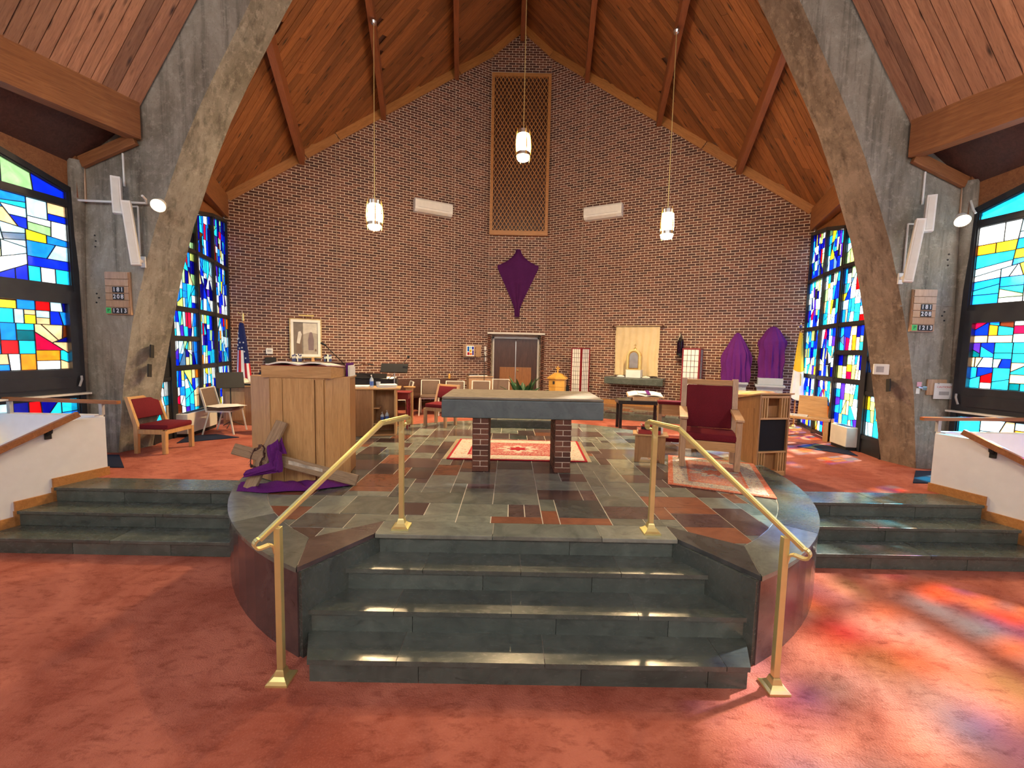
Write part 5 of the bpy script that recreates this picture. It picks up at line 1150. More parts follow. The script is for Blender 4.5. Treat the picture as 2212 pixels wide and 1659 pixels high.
# side table with books
t = thing('side_table', 'small oak box table with red books behind the right brass railing', 'table', (1.83, 3.30, ZP), -.28)
m = MB(); m.bbox(-.20, .20, -.12, .12, .12, .375, .004); m.build('box', M_oakd, t)
for sx in (-1, 1): MB().prism([(-.12, 0), (-.06, 0), (-.04, .12), (.04, .12), (.06, 0), (.12, 0), (.12, .13), (-.12, .13)], sx*.18-.02, sx*.18+.02, lambda a, b, dd: Vector((dd, a, b))).build('end_board', M_oakd, t)
MB().prism([(-.20, 0), (-.14, 0), (-.11, .07), (.11, .07), (.14, 0), (.20, 0), (.20, .125), (-.20, .125)], -.121, -.10, lambda a, b, dd: Vector((a, dd, b))).build('apron', M_oakd, t)
MB().bbox(-.235, .235, -.15, .15, .375, .40, .006).build('top', M_oakx, t)
def book(label, loc, rz, w, d, h, cov, group=None, cat='book'):
    t = thing('book', label, cat, loc, rz, group); MB().bbox(-w/2+.004, w/2-.006, -d/2+.005, d/2-.005, .004, h-.004, .002).build('pages', M_paper, t)
    m = MB(); m.box(-w/2, w/2, -d/2, d/2, 0, .004); m.box(-w/2, w/2, -d/2, d/2, h-.004, h); m.box(-w/2, w/2, -d/2, -d/2+.004, 0, h); m.build('cover', cov, t); return t
book('broad red book, lowest of the pile on the small oak table', (1.80, 3.29, ZP+.401), -.2, .30, .22, .055, M_redbook, 'books on the oak side table')
book('black book in the middle of the pile on the small oak table', (1.84, 3.30, ZP+.457), -.35, .26, .19, .04, M_blk, 'books on the oak side table')
book('small red book topmost of the pile on the small oak table', (1.80, 3.30, ZP+.498), -.1, .20, .15, .035, M_redbook, 'books on the oak side table')
t = thing('framed_card', 'small pale patterned card standing on the oak side table', 'card', (1.965, 3.27, ZP+.401), -.3); MB().bbox(-.03, .03, -.02, .02, 0, .11, .003).build('card', M_paper, t)

# black table with an open missal
t = thing('black_table', 'black square legged table before the slate ledge', 'table', (2.66, 6.62, ZS), -.10)
for sx in (-1, 1):
    for sy in (-1, 1): MB().bbox(sx*.41-.03, sx*.41+.03, sy*.22-.03, sy*.22+.03, 0, .60, .004).build('leg', M_blk, t)
MB().bbox(-.47, .47, -.27, .27, .58, .66, .006).build('top', M_blk, t)
t = thing('book_stand', 'pale wooden slanted book stand on the black table', 'book stand', (2.78, 6.6, ZS+.661), -.15); m = MB(); m.add([(-.27, -.19, 0), (.27, -.19, 0), (.27, .16, 0), (-.27, .16, 0), (-.27, -.19, .05), (.27, -.19, .05), (.27, .16, .11), (-.27, .16, .11)], [(3, 2, 1, 0), (4, 5, 6, 7), (0, 1, 5, 4), (1, 2, 6, 5), (2, 3, 7, 6), (3, 0, 4, 7)]); m.build('wedge', M_oakp, t)
t = thing('missal', 'open book with purple ribbon on the black table', 'book', (2.78, 6.6, ZS+.752), -.15)
Mt = Matrix.Rotation(.17, 4, 'X')
for s in (-1, 1): MB().grid(lambda u, v, s=s: Mt @ Vector((s*.36*u, -.16+.32*v, .035+.03*math.sin(PI*min(1, u*1.1)))), 8, 2, (0, 0, -.018)).build('pages', M_paper, t)
MB().bbox(-.38, .38, -.18, .18, .0, .012, .003, Mt).build('cover', M_oakp, t); m = MB(); m.box(.02, .10, -.17, .17, .07, .078, Mt); m.build('ribbon', M_violet, t); MB().bbox(-.16, .02, -.10, .08, .066, .085, .004, Mt).build('card', M_linen, t)

# small lectern cupboard on the right
t = thing('music_lectern', 'oak lectern cupboard with slatted front and black panel right of the armchair', 'lectern', (3.46, 3.45, ZS), .20)
# local: front faces -Y, width .46, depth .48
W2, D2, HH = .235, .25, 1.15
for sx in (-1, 1):
    m = MB(); m.prism([(-D2, 0), (D2, 0), (D2, HH-.10), (-D2, HH)], sx*W2-.012, sx*W2+.012, lambda a, b, dd: Vector((dd, a, b))); m.build('side_panel', M_oakd, t)
for z0, z1 in ((0, .07), (.33, .355), (.80, .825), (1.10, 1.135)): MB().bbox(-W2+.012, W2-.012, -D2, -D2+.05, z0, z1, .003).build('front_rail', M_oakx, t)
MB().box(-W2+.014, W2-.014, -D2+.03, -D2+.04, .355, .80).build('black_panel', M_taupe if False else M_coat, t)
MB().box(-W2+.014, W2-.014, -D2+.10, -D2+.11, .07, .33).build('lower_panel', M_oakd, t); MB().box(-W2+.014, W2-.014, -D2+.10, -D2+.11, .825, .98).build('upper_panel', M_oakd, t)
for sx in (-1, 1):
    for k in range(3):
        x = sx*(W2-.035-.042*k)
        MB().box(x-.008, x+.008, -D2+.005, -D2+.05, .07, .33).build('slat', M_oak, t); MB().box(x-.008, x+.008, -D2+.005, -D2+.05, .825, 1.10).build('slat', M_oak, t)
m = MB(); m.prism([(-D2-.03, HH+.003), (D2+.03, HH-.113), (D2+.03, HH-.093), (-D2-.03, HH+.023)], -W2-.04, W2+.04, lambda a, b, dd: Vector((dd, a, b))); m.build('sloping_top', M_oakx, t)
MB().prism([(-D2+.06, 0), (D2-.02, 0), (D2-.02, .9), (-D2+.10, .95)], -W2-.018, -W2-.012, lambda a, b, dd: Vector((dd, a, b))).build('side_board', M_oakd, t)
# long oak desk behind the armchair
t = thing('prayer_desk', 'pale oak desk with sloping top behind the maroon armchair', 'desk', (4.50, 5.55, ZS), -.05)
MB().bbox(-.42, .46, -.22, .20, .925, .955, .006, Matrix.Rotation(.10, 4, 'X') @ Matrix.Translation((0, 0, .02))).build('top', M_oakx, t)
MB().bbox(-.38, .42, -.16, -.13, .50, .88, .004).build('front_board', M_oakx, t)
for sx in (-.36, .40): MB().bbox(sx-.03, sx+.03, -.16, .16, 0, .90, .005).build('side_post', M_oak, t)
MB().bbox(-.38, .42, -.45, -.22, .10, .15, .01).build('knee_board', M_oakx, t)
# pew ends by the right window
t = thing('oak_pew', 'short oak pew with wedge shaped supports below the right apse window', 'pew', (6.08, 6.00, ZS), -.78)
# local: seat faces -Y (towards the platform), long in X
MB().bbox(-.62, .30, -.24, .22, .40, .45, .008, ).build('seat', M_oakx, t)
M = Matrix.Translation((-.02, .20, .42)) @ Matrix.Rotation(-.18, 4, 'X'); MB().bbox(-.30, .32, -.02, .02, 0, .44, .006, M).build('backrest', M_oakx, t)
for x in (-.50, .24): MB().prism([(-.19, 0), (.17, 0), (.21, .40), (-.23, .40)], x-.04, x+.04, lambda a, b, dd: Vector((dd, a, b))).build('support', M_oak, t)
MB().prism([(-.22, .0), (.20, .0), (.34, .90), (.24, .90), (.20, .46), (-.22, .46)], .32, .36, lambda a, b, dd: Vector((dd, a, b))).build('pew_end', M_oak, t)
for k, (x, lab) in enumerate(((-.46, 'grey papers on the pew seat, far end'), (-.22, 'grey papers on the pew seat beside the backrest'))):
    P = WM[t.name] @ Vector((x, -.05, .452)); u = thing('papers', lab, 'paper', tuple(P), -.78+.1*k, 'papers on the right pew'); m = MB(); m.box(-.12, .12, -.14, .14, 0, .008); m.box(-.10, .12, -.13, .15, .008, .016); m.build('sheets', M_alu, u)
# convector heaters under the windows
for sgn in (-1, 1):
    a = math.atan2(-.85, sgn*-.14); c = Vector((sgn*6.10, 5.45, ZS)); t = thing('heater', 'long low cream convector heater under the %s apse window' % ('left' if sgn < 0 else 'right'), 'heater', tuple(c), a)
    z0, z1 = (.06, .42); m = MB(); y0, y1 = (-.10, .10)
    MB().bbox(-.48 if sgn < 0 else .05, .55, y0, y1, z0, z1, .012).build('cabinet', M_alu, t)
    m = MB()
    for k in range(14 if sgn < 0 else 0): m.box(-.42+.066*k, -.375+.066*k, -.06, .06, z1-.004, z1+.004)
    if sgn > 0:
        for k in range(6): m.box(.12+.066*k, .165+.066*k, -.06, .06, z1-.004, z1+.004)
    m.build('outlet_grille', M_blkm, t)
    MB().box(-.46 if sgn < 0 else .07, .53, y0+.02, y1-.02, 0, .06).build('plinth', M_blkm, t)

# ------------------------------------------------------------------ left side furniture
t = thing('oak_desk', 'plain oak desk under the black coats by the left window', 'desk', (-5.78, 6.40, ZS), .0)
MB().bbox(-.38, .38, -.22, .22, .80, .83, .006).build('top', M_oakx, t); MB().bbox(-.36, .36, -.20, .20, 0, .80, .006).build('body', M_oakd, t); MB().bbox(-.30, .10, -.206, -.198, .1, .7, .003).build('front_panel', M_oak, t)
t = thing('bag', 'grey folded coat lying on the oak desk by the left window', 'coat', (-5.92, 6.40, ZS+.83)); MB().lathe([(.18, 0), (.2, .05), (.15, .12), (.06, .16), (0, .17)], 16, f=lambda r, z, th: (r*math.cos(th)*1.1+.1*z, .8*r*math.sin(th)*(1+.15*math.sin(3*th)), z)).build('cloth', M_alu, t, smooth=True)
t = thing('binder', 'thin black binder on the oak desk in front of the grey coat', 'binder', (-5.72, 6.27, ZS+.831)); MB().bbox(-.17, .17, -.05, .06, 0, .035, .004).build('cover', M_blk, t)
t = thing('coat', 'heap of black coats beside the ambo under the striped flag', 'coat', (-5.05, 6.48, ZS+.30))
def coat(r, z, th): k = 1+.16*math.sin(3*th+4*z)+.10*math.sin(7*th-3*z); return (r*k*math.cos(th)*1.15-.15*z, r*k*.75*math.sin(th)-.06, z)
MB().lathe([(.20, 0), (.27, .1), (.30, .3), (.29, .5), (.28, .62), (.24, .78), (.15, .9), (.06, .96), (0, .97)], 30, f=coat).build('cloth', M_coat, t, smooth=True)
t = thing('low_bench', 'low oak bench step behind the black coats', 'bench', (-5.02, 6.50, ZS)); MB().bbox(-.30, .30, -.15, .15, .22, .25, .004).build('top', M_oakx, t)
for s in (-1, 1): MB().bbox(s*.27-.02, s*.27+.02, -.14, .14, 0, .22, .004).build('leg', M_oakd, t)
t = thing('music_stand', 'black music stand silhouetted against the left apse window', 'music stand', (-5.84, 6.0, ZS), .75)
MB().tube([(0, 0, .05), (0, 0, .85)], .012, 8).build('post', M_blkm, t)
for k in range(3): a = 2*PI*k/3; MB().tube([(0, 0, .12), (.22*math.cos(a), .22*math.sin(a), .01)], .008, 6).build('leg', M_blkm, t)
MB().bbox(-.24, .24, -.012, .012, 0, .33, .003, Matrix.Translation((0, -.05, .80)) @ Matrix.Rotation(-.35, 4, 'X')).build('desk', M_blkm, t)
# organ cupboard with binders below the picture
t = thing('organ_cabinet', 'dark upright organ cabinet hidden behind the ambo below the picture', 'organ', (-4.95, 7.95, ZS), math.radians(28))
MB().bbox(-.62, .62, -.26, .26, 0, 1.27, .01).build('case', M_walnut, t); MB().bbox(-.65, .65, -.29, .28, 1.27, 1.30, .006).build('top', M_walnut, t); MB().bbox(-.6, .6, -.42, -.26, .66, .74, .01).build('key_bed', M_blk, t)
tM = WM[t.name]
cols = (M_bluebook, M_bluebook, M_paper, M_bluebook, M_coat)
for g_, (x0, n, gl) in enumerate(((-.56, 8, 'left row of binders under the picture'), (.14, 5, 'right row of binders under the picture'))):
    x = x0
    for k in range(n):
        w = .026 if g_ == 0 else .034; h = .155+.012*((k*7) % 3); P = tM @ Vector((x, -.12, 1.301)); mt = cols[(k*3+g_) % 5]
        u = thing('binder', '%s in the %s, %s cover' % (('leftmost binder', 'second binder', 'third binder', 'fourth binder', 'fifth binder', 'sixth binder', 'seventh binder', 'eighth binder')[k], gl, 'blue' if mt is M_bluebook else 'white' if mt is M_paper else 'black'), 'binder', tuple(P), math.radians(28), gl)
        MB().bbox(0, w-.003, -.10, .10, 0, h, .003).build('cover', mt, u); MB().box(.004, w-.007, -.104, -.099, h*.45, h*.8).build('spine_label', M_paper, u); x += w
t = thing('easel_foot', 'short orange wooden easel foot under the picture frame', 'easel', tuple(tM @ Vector((-.10, .0, 1.301))), math.radians(28)); MB().bbox(-.035, .035, -.03, .03, 0, .10, .004).build('foot', M_oakx, t)
t = thing('speaker_box', 'small black speaker on the brick wall under the thermostat', 'speaker', tuple(wing_mat(-1, 6.13, 1.70, .012).translation), math.radians(28)); MB().bbox(-.12, .12, -.10, 0, 0, .17, .008).build('casing', M_blkm, t)
# electric piano
t = thing('digital_piano', 'black digital piano with loose sheet music between ambo and music stand', 'piano', (-3.18, 6.35, ZS), .06)
MB().bbox(-.68, .62, -.24, .24, .60, .84, .015).build('keyboard_case', M_blk, t); MB().bbox(-.66, .60, .02, .24, .84, 1.02, .015).build('back_case', M_blk, t)
for s in (-1, 1): MB().bbox(s*.58-.035-.03, s*.58+.035-.03, -.20, .22, 0, .60, .006).build('leg', M_blk, t)
MB().bbox(-.62, .56, .16, .20, .10, .55, .004).build('modesty_panel', M_blk, t); MB().box(-.60, .54, -.235, -.08, .842, .856).build('white_keys', M_plastic, t)
M = Matrix.Translation((0, .0, 1.02)) @ Matrix.Rotation(-.5, 4, 'X'); MB().bbox(-.42, .40, -.01, .012, 0, .12, .003, M).build('music_rest', M_blk, t)
for k, (x, y, a, lab) in enumerate(((-.45, .08, .1, 'loose white sheet music on the left of the digital piano'), (.36, .10, -.12, 'loose white sheet music on the right of the digital piano'))):
    P = WM[t.name] @ Vector((x, y, 1.022)); u = thing('sheet_music', lab, 'paper', tuple(P), a, 'sheet music on the piano'); MB().add([(-.20, -.12, .0), (.2, -.12, .002), (.2, .12, .03), (-.2, .12, .026), (0, 0, .018)], [(0, 1, 4), (1, 2, 4), (2, 3, 4), (3, 0, 4)]).build('sheets', M_paper, u)
# oak side desk (credence) with bottles
t = thing('credence_desk', 'oak desk with open shelves between ambo and brass railing', 'desk', (-2.52, 4.78, ZP), .20)
MB().bbox(-.44, .44, -.24, .24, .80, .83, .006).build('top', M_oakx, t)
MB().bbox(-.36, -.03, -.21, .21, 0, .80, .004).build('left_cupboard', M_oakd, t); MB().bbox(.34, .37, -.21, .21, 0, .80, .004).build('right_side', M_oak, t); MB().bbox(-.03, .0, -.21, .21, 0, .80, .004).build('divider', M_oak, t)
MB().bbox(0, .34, .18, .21, 0, .80, .002).build('back_panel', M_oakd, t); MB().bbox(0, .34, -.20, .18, .20, .225, .003).build('shelf', M_oakx, t); MB().bbox(0, .34, -.20, .18, .0, .03, .003).build('bottom', M_oakx, t); MB().bbox(.0, .10, -.20, .18, .47, .49, .003).build('half_shelf', M_oakx, t)
cM = WM[t.name]
def pump_bottle(label, p, h=.15, group=None):
    t = thing('pump_bottle', label, 'bottle', tuple(p), 0, group); MB().lathe([(.028, 0), (.032, .01), (.032, h*.62), (.022, h*.74), (.012, h*.80), (.012, h*.86), (0, h*.86)], 14).build('bottle', M_clear, t, smooth=True)
    MB().lathe([(.0325, h*.15), (.0328, h*.5)], 14).build('label', M_bluelab, t, smooth=True); m = MB().tube([(0, 0, h*.86), (0, 0, h), (0, -.035, h*1.0), (0, -.042, h*.96)], .0055, 6); m.build('pump', M_plastic, t); return t
pump_bottle('tall clear pump bottle standing on top of the oak desk', cM @ Vector((-.04, -.10, .832)), .21)
pump_bottle('left blue labelled pump bottle inside the oak desk', cM @ Vector((.13, -.05, .226)), .17, 'bottles on the lower shelf'); pump_bottle('right blue labelled pump bottle inside the oak desk', cM @ Vector((.21, -.06, .226)), .20, 'bottles on the lower shelf')
u = thing('glass_cup', 'small clear cup with brown tea bags on top of the oak desk', 'cup', tuple(cM @ Vector((.06, -.02, .832)))); MB().lathe([(.03, 0), (.04, .09), (.036, .09), (.027, .004), (0, .004)], 14).build('cup', M_clear, u, smooth=True); MB().lathe([(.025, .01), (.03, .05), (0, .055)], 10).build('contents', M_oakd, u)
for x, lab, w in ((-.26, 'white papers on the left of the oak desk top', .17), (.22, 'thick white papers on the right of the oak desk top', .15)):
    u = thing('papers', lab, 'paper', tuple(cM @ Vector((x, -.02, .832))), .2, 'papers on the oak desk'); m = MB()
    for k in range(4 if x > 0 else 2): m.box(-w, w, -.14, .14, k*.012, k*.012+.009, Matrix.Rotation(.06*k, 4, 'Z'))
    m.build('sheets', M_paper, u)
t = thing('music_stand', 'tall black music stand with reading lamp beside the oak desk', 'music stand', (-2.47, 5.86, ZP), -.1)
MB().tube([(0, 0, .02), (0, 0, 1.05)], .013, 8).build('post', M_steel, t); MB().lathe([(.16, 0), (.16, .012), (.02, .03), (0, .03)], 20).build('base', M_blkm, t)
M = Matrix.Translation((0.02, -.03, 1.02)) @ Matrix.Rotation(-.35, 4, 'X'); MB().bbox(-.30, .25, -.012, .012, 0, .19, .004, M).build('desk', M_blkm, t); MB().box(-.30, .25, -.05, -.01, 0, .012, M).build('lip', M_blkm, t)
MB().tube([(.16, .0, 1.20), (.28, .0, 1.33)], .006, 6).build('lamp_arm', M_blkm, t); MB().lathe([(0, -.03), (.025, -.02), (.025, .02), (0, .03)], 10, (.285, 0, 1.34)).build('lamp_head', M_blkm, t)
MB().tube([(-.14, .0, .88), (0, 0, 1.0)], .006, 6).build('brace', M_blkm, t)
t = thing('red_stool', 'red lacquered stool table with turned legs beside the oak desk', 'table', (-2.21, 5.42, ZS), .06)
MB().bbox(-.17, .17, -.17, .17, .83, .86, .006).build('top', M_redlac, t); MB().bbox(-.14, .14, -.14, .14, .72, .83, .004).build('apron', M_redlac, t)
for sx in (-1, 1):
    for sy in (-1, 1): MB().lathe([(.018, 0), (.024, .05), (.016, .12), (.020, .45), (.026, .52), (.018, .56), (.027, .60), (.018, .64), (.024, .70), (.024, .74)], 10, (sx*.12, sy*.12, 0)).build('leg', M_redlac, t, smooth=True)
t = thing('candle_post', 'slim oak post stand with round top beyond the red stool', 'stand', (-2.24, 6.15, ZS), .1)
MB().bbox(-.07, .07, -.07, .07, .0, .86, .006).build('post', M_oak, t); MB().lathe([(.0, .86), (.12, .86), (.125, .885), (.0, .885)], 20).build('top', M_oakx, t, smooth=True); MB().lathe([(.26, 0), (.26, .012), (0, .02)], 24).build('base', M_blkm, t)
# brown pew along the left wing
t = thing('upholstered_pew', 'long dark brown upholstered pew along the left brick wing', 'pew', (-2.75, 9.05, ZS), math.radians(28))
MB().bbox(-1.25, 1.25, .10, .20, .30, .82, .02).build('backrest', M_taupe if False else fabric('dark brown vinyl', (.075, .032, .022), .5, 30), t, smooth=True); MB().bbox(-1.25, 1.25, -.34, .12, .34, .46, .03).build('seat', bpy.data.materials['dark brown vinyl'], t, smooth=True)
for x in (-1.24, 0, 1.24): MB().bbox(x-.02, x+.02, -.32, .18, 0, .34, .004).build('support', M_walnut, t)
MB().lathe([(.03, 0), (.035, .05), (.03, .12), (.012, .14), (.0, .15)], 10).xf(Matrix.Translation((1.02, .15, .82))).build('end_finial', M_yellowp, t, smooth=True)
# aumbry, switches, cabinet
M0 = wing_mat(-1, 1.46, 1.94, .012); t = thing('aumbry', 'small glowing wall cabinet of coloured glass with wooden doors', 'aumbry', tuple(M0.translation), math.radians(28))
MB().bbox(-.16, .16, -.13, 0, 0, .36, .006).build('case', M_oakp, t); m = MB(); m.prism([(-.12, .03), (.12, .03), (.12, .33), (-.12, .33)], .132, .138, lambda a, b, d: Vector((a, -d, b))); m.build('front_glass', emit('lit coloured glass', (1, .72, .5), 1.1), t)
for k, (x0, z0, x1, z1, c) in enumerate(((-.10, .05, -.03, .14, 'rose'), (-.02, .05, .05, .12, 'amber'), (.06, .05, .11, .2, 'violet'), (-.10, .16, -.04, .31, 'sky'), (-.03, .14, .04, .22, 'yellow'), (.05, .22, .11, .31, 'blue'), (-.03, .24, .04, .31, 'ice'))): MB().box(x0, x1, -.146, -.142, z0, z1).build('pane', GM[c], t)
for s in (-1, 1): MB().bbox(-.09, .09, -.008, .008, .0, .36, .004, Matrix.Translation((s*.175, -.15, 0)) @ Matrix.Rotation(s*-.9, 4, 'Z') @ Matrix.Translation((s*.09, 0, 0))).build('door_leaf', M_oakp, t)
t = thing('switch_plate', 'column of three white switch plates left of the double door', 'switch', tuple(wing_mat(-1, .97, 1.80, .012).translation), math.radians(28))
for k in range(3): MB().bbox(-.035, .035, -.02, 0, .17*k, .17*k+.13, .004).build('plate', M_plastic, t)
t = thing('oak_cabinet', 'pale oak cabinet with open book left of the double door', 'cabinet', (-1.06, 9.75, ZS), .25)
MB().bbox(-.34, .34, -.22, .22, .0, .88, .006).build('body', M_oakp, t); MB().bbox(-.37, .37, -.25, .24, .88, .91, .006).build('top', M_oakp, t); m = MB(); m.ring([(-.30, .06), (.30, .06), (.30, .84), (-.30, .84)], [(-.24, .12), (.24, .12), (.24, .78), (-.24, .78)], .22, .235, lambda a, b, d: Vector((a, -d, b))); m.build('door', M_oakp, t)
u = thing('open_book', 'open book on the pale oak cabinet beside the double door', 'book', tuple(WM[t.name] @ Vector((-.05, -.03, .912))), .2); m = MB(); m.box(-.26, -.005, -.12, .12, 0, .035); m.box(.005, .26, -.12, .12, 0, .03); m.build('pages', M_paper, u); m = MB(); m.box(-.28, -.02, -.14, .13, .036, .05); m.box(.02, .25, -.13, .12, .031, .042); m.build('black_covers', M_blk, u)
t = thing('microphone_stand', 'thin black microphone stand in front of the oak cabinet', 'stand', (-.86, 8.75, ZS)); MB().tube([(0, 0, .02), (0, 0, 1.55)], .009, 8).build('pole', M_blkm, t); MB().lathe([(.13, 0), (.13, .015), (0, .02)], 16).build('base', M_blkm, t)
# fern
t = thing('potted_fern', 'broad leaved green plant in front of the double door', 'plant', (.14, 7.45, ZS))
MB().lathe([(.14, 0), (.18, .30), (.19, .32), (.17, .32), (.16, .30), (0, .30)], 18).build('pot', M_pot, t, smooth=True)
fr2 = random.Random(12)
for k in range(84):
    a = fr2.uniform(0, 2*PI); L = fr2.uniform(.40, .68); el = fr2.uniform(.35, 1.25); w = fr2.uniform(.05, .085); base = Vector((.06*math.cos(a), .06*math.sin(a), .33)); dr_ = Vector((math.cos(a), math.sin(a), 0)); sd = Vector((-math.sin(a), math.cos(a), 0))
    def lf(u, v, a=a, L=L, el=el, w=w, base=base, dr_=dr_, sd=sd):
        s = v; x = L*s*math.cos(el)*(1+.25*s); z = L*s*math.sin(el)*1.35-L*.75*s*s*math.cos(el)*.9; ww = w*math.sin(PI*(.12+.88*s)**.9)*(2*u-1)
        return base+dr_*x*1.15+sd*ww+Vector((0, 0, z*1.15+.012*abs(2*u-1)))
    MB().grid(lf, 2, 7).build('leaf', M_leaf, t)
# yellow box, umbrella stand, shoji screens
t = thing('offering_box', 'yellow wooden house shaped box topped by a cross, right of the double door', 'box', (1.20, 9.55, ZP), -.35)
hexa = [(.26*math.cos(PI/6+k*PI/3), .22*math.sin(PI/6+k*PI/3)) for k in range(6)]; ZF = lambda a, b, d: Vector((a, b, d))
MB().prism(hexa, 0, .72, ZF).build('body', M_yellowp, t); m = MB(); hx = [(a*1.22, b*1.22) for a, b in hexa]; m.prism(hx, .72, .76, ZF); vs = [(a, b, .76) for a, b in hx]+[(a*.3, b*.3, .89) for a, b in hx]; m.add(vs, [(i, (i+1) % 6, 6+(i+1) % 6, 6+i) for i in range(6)]+[tuple(range(6, 12))]); m.build('roof', M_yellowp, t)
MB().prism([(a*1.04, b*1.04) for a, b in hexa], .50, .53, ZF).build('band', M_yellowp, t)
m = MB(); m.box(-.018, .018, -.012, .012, .88, 1.08); m.box(-.055, .055, -.012, .012, 1.00, 1.035); m.build('cross', M_yellowp, t); MB().box(-.09, .01, -.205, -.19, .58, .66).build('slot', M_blkm, t); m = MB(); m.tube([(-.14, -.20, .12), (-.14, -.205, .32), (-.10, -.21, .38), (-.06, -.21, .32), (-.06, -.205, .26)], .012, 6); m.build('carved_shepherd_crook', M_oakd, t)
def shoji(label, loc, rz, rz2, w1, w2, H=1.62):
    t = thing('folding_screen', label, 'screen', loc, rz, 'red framed paper screens')
    for i, (w, M) in enumerate(((w1, Matrix()), (w2, Matrix.Translation((w1, 0, 0)) @ Matrix.Rotation(rz2, 4, 'Z')))):
        m = MB(); m.box(0, .03, -.015, .015, 0, H, M); m.box(w-.03, w, -.015, .015, 0, H, M); m.box(.03, w-.03, -.015, .015, 0, .05, M); m.box(.03, w-.03, -.015, .015, H-.03, H, M); m.build('frame', M_redlac, t)
        MB().box(.03, w-.03, -.002, .002, .05, H-.03, M).build('paper_panel', M_shoji, t)
        for k in range(1, 4 if w > .25 else 2): x = .03+(w-.06)*k/(4 if w > .25 else 2); MB().box(x-.004, x+.004, -.009, .009, .05, H-.03, M).build('slat', M_walnut, t)
        for k in range(1, 12): z = .05+(H-.08)*k/12; MB().box(.03, w-.03, -.008, .008, z-.004, z+.004, M).build('slat', M_walnut, t)
shoji('red framed paper screen standing beside the yellow box', (1.62, 9.84, ZP), -.48, 1.1, .30, .34)
shoji('red framed folding paper screen left of the veiled statues', (4.23, 8.27, ZS), -.24, 1.2, .42, .37, 1.82)
t = thing('umbrella_stand', 'dark slim umbrella stand between yellow box and paper screen', 'stand', (1.52, 9.92, ZP)); MB().lathe([(.06, 0), (.07, .5), (.06, .5), (.05, .02), (0, .02)], 12).build('tube', M_blkm, t, smooth=True); MB().tube([(0, 0, .03), (.03, 0, .85)], .012, 6).build('umbrella', M_coat, t)

# ------------------------------------------------------------------ rugs
def rug(label, corners, z, mats, rings, fringe=False):
    c = sum((Vector((*p, 0)) for p in corners), Vector())/len(corners); t = thing('rug', label, 'rug', (c.x, c.y, z)); P = [(a-c.x, b-c.y) for a, b in corners]; P = ccw(P); d = 0; lv = [P]
    for r in rings: d += r; lv.append(inset(P, d))
    for i in range(len(rings)): MB().ring(lv[i], lv[i+1], 0, .011, GF(0)).build('border', mats[i], t)
    MB().prism(lv[-1], 0, .0115, GF(0)).build('field', mats[-1], t)
    m = MB()
    for k in range(9): a = 2*PI*k/8; 
    cx, cy = 0, 0
    for rr, mt in ((.20, 1), (.11, 0)):
        MB().prism([(rr*(1+.25*math.cos(8*q))*1.3*math.cos(q), rr*(1+.25*math.cos(8*q))*math.sin(q)) for q in [2*PI*i/48 for i in range(48)]], .002, .0125 if mt else .0132, GF(0)).build('medallion', mats[mt], t)
    if fringe:
        f = MB()
        for i in (0, 1):
            a, b = [(P[0], P[3]), (P[1], P[2])][i]; ux = -1 if i == 0 else 1
            for k in range(60): s = (k+.5)/60; x, y = a[0]+(b[0]-a[0])*s, a[1]+(b[1]-a[1])*s; f.box(min(x, x+ux*.06), max(x, x+ux*.06), y-.004, y+.004, 0, .004)
        f.build('fringe', M_cream, t, kind='stuff')
    return t
R1 = rug_mat('rug red floral', (.36, .03, .04), [(.62, .54, .46), (.38, .03, .045), (.60, .48, .40), (.34, .02, .035)], 14); R1b = rug_mat('rug cream floral', (.58, .54, .48), [(.45, .30, .18), (.62, .58, .50), (.30, .32, .34), (.55, .25, .12)], 13); R1c = fabric('rug crimson edge', (.33, .01, .022))
R2 = rug_mat('rug faded red', (.40, .13, .085), [(.52, .40, .32), (.36, .09, .06), (.20, .22, .28), (.55, .30, .18)], 15); R2b = rug_mat('rug blue cream', (.42, .38, .30), [(.07, .11, .19), (.48, .44, .36), (.30, .10, .07), (.09, .13, .20)], 16); R2c = rug_mat('rug brick edge', (.40, .10, .06), [(.50, .36, .26), (.36, .07, .05), (.42, .18, .1), (.34, .06, .04)], 18)
rug('cream and crimson floral rug with fringed ends under the altar', [(-1.02, 3.16), (.93, 3.14), (.99, 4.45), (-.98, 4.47)], ZP+.001, [R1c, R1b, R1c, R1], (.035, .22, .03), True)
rug('faded red and blue patterned rug under the maroon armchair', [(1.70, 2.22), (2.70, 1.78), (3.27, 3.22), (2.22, 3.62)], ZP+.001, [R2c, R2b, R2c, R2], (.06, .17, .03))

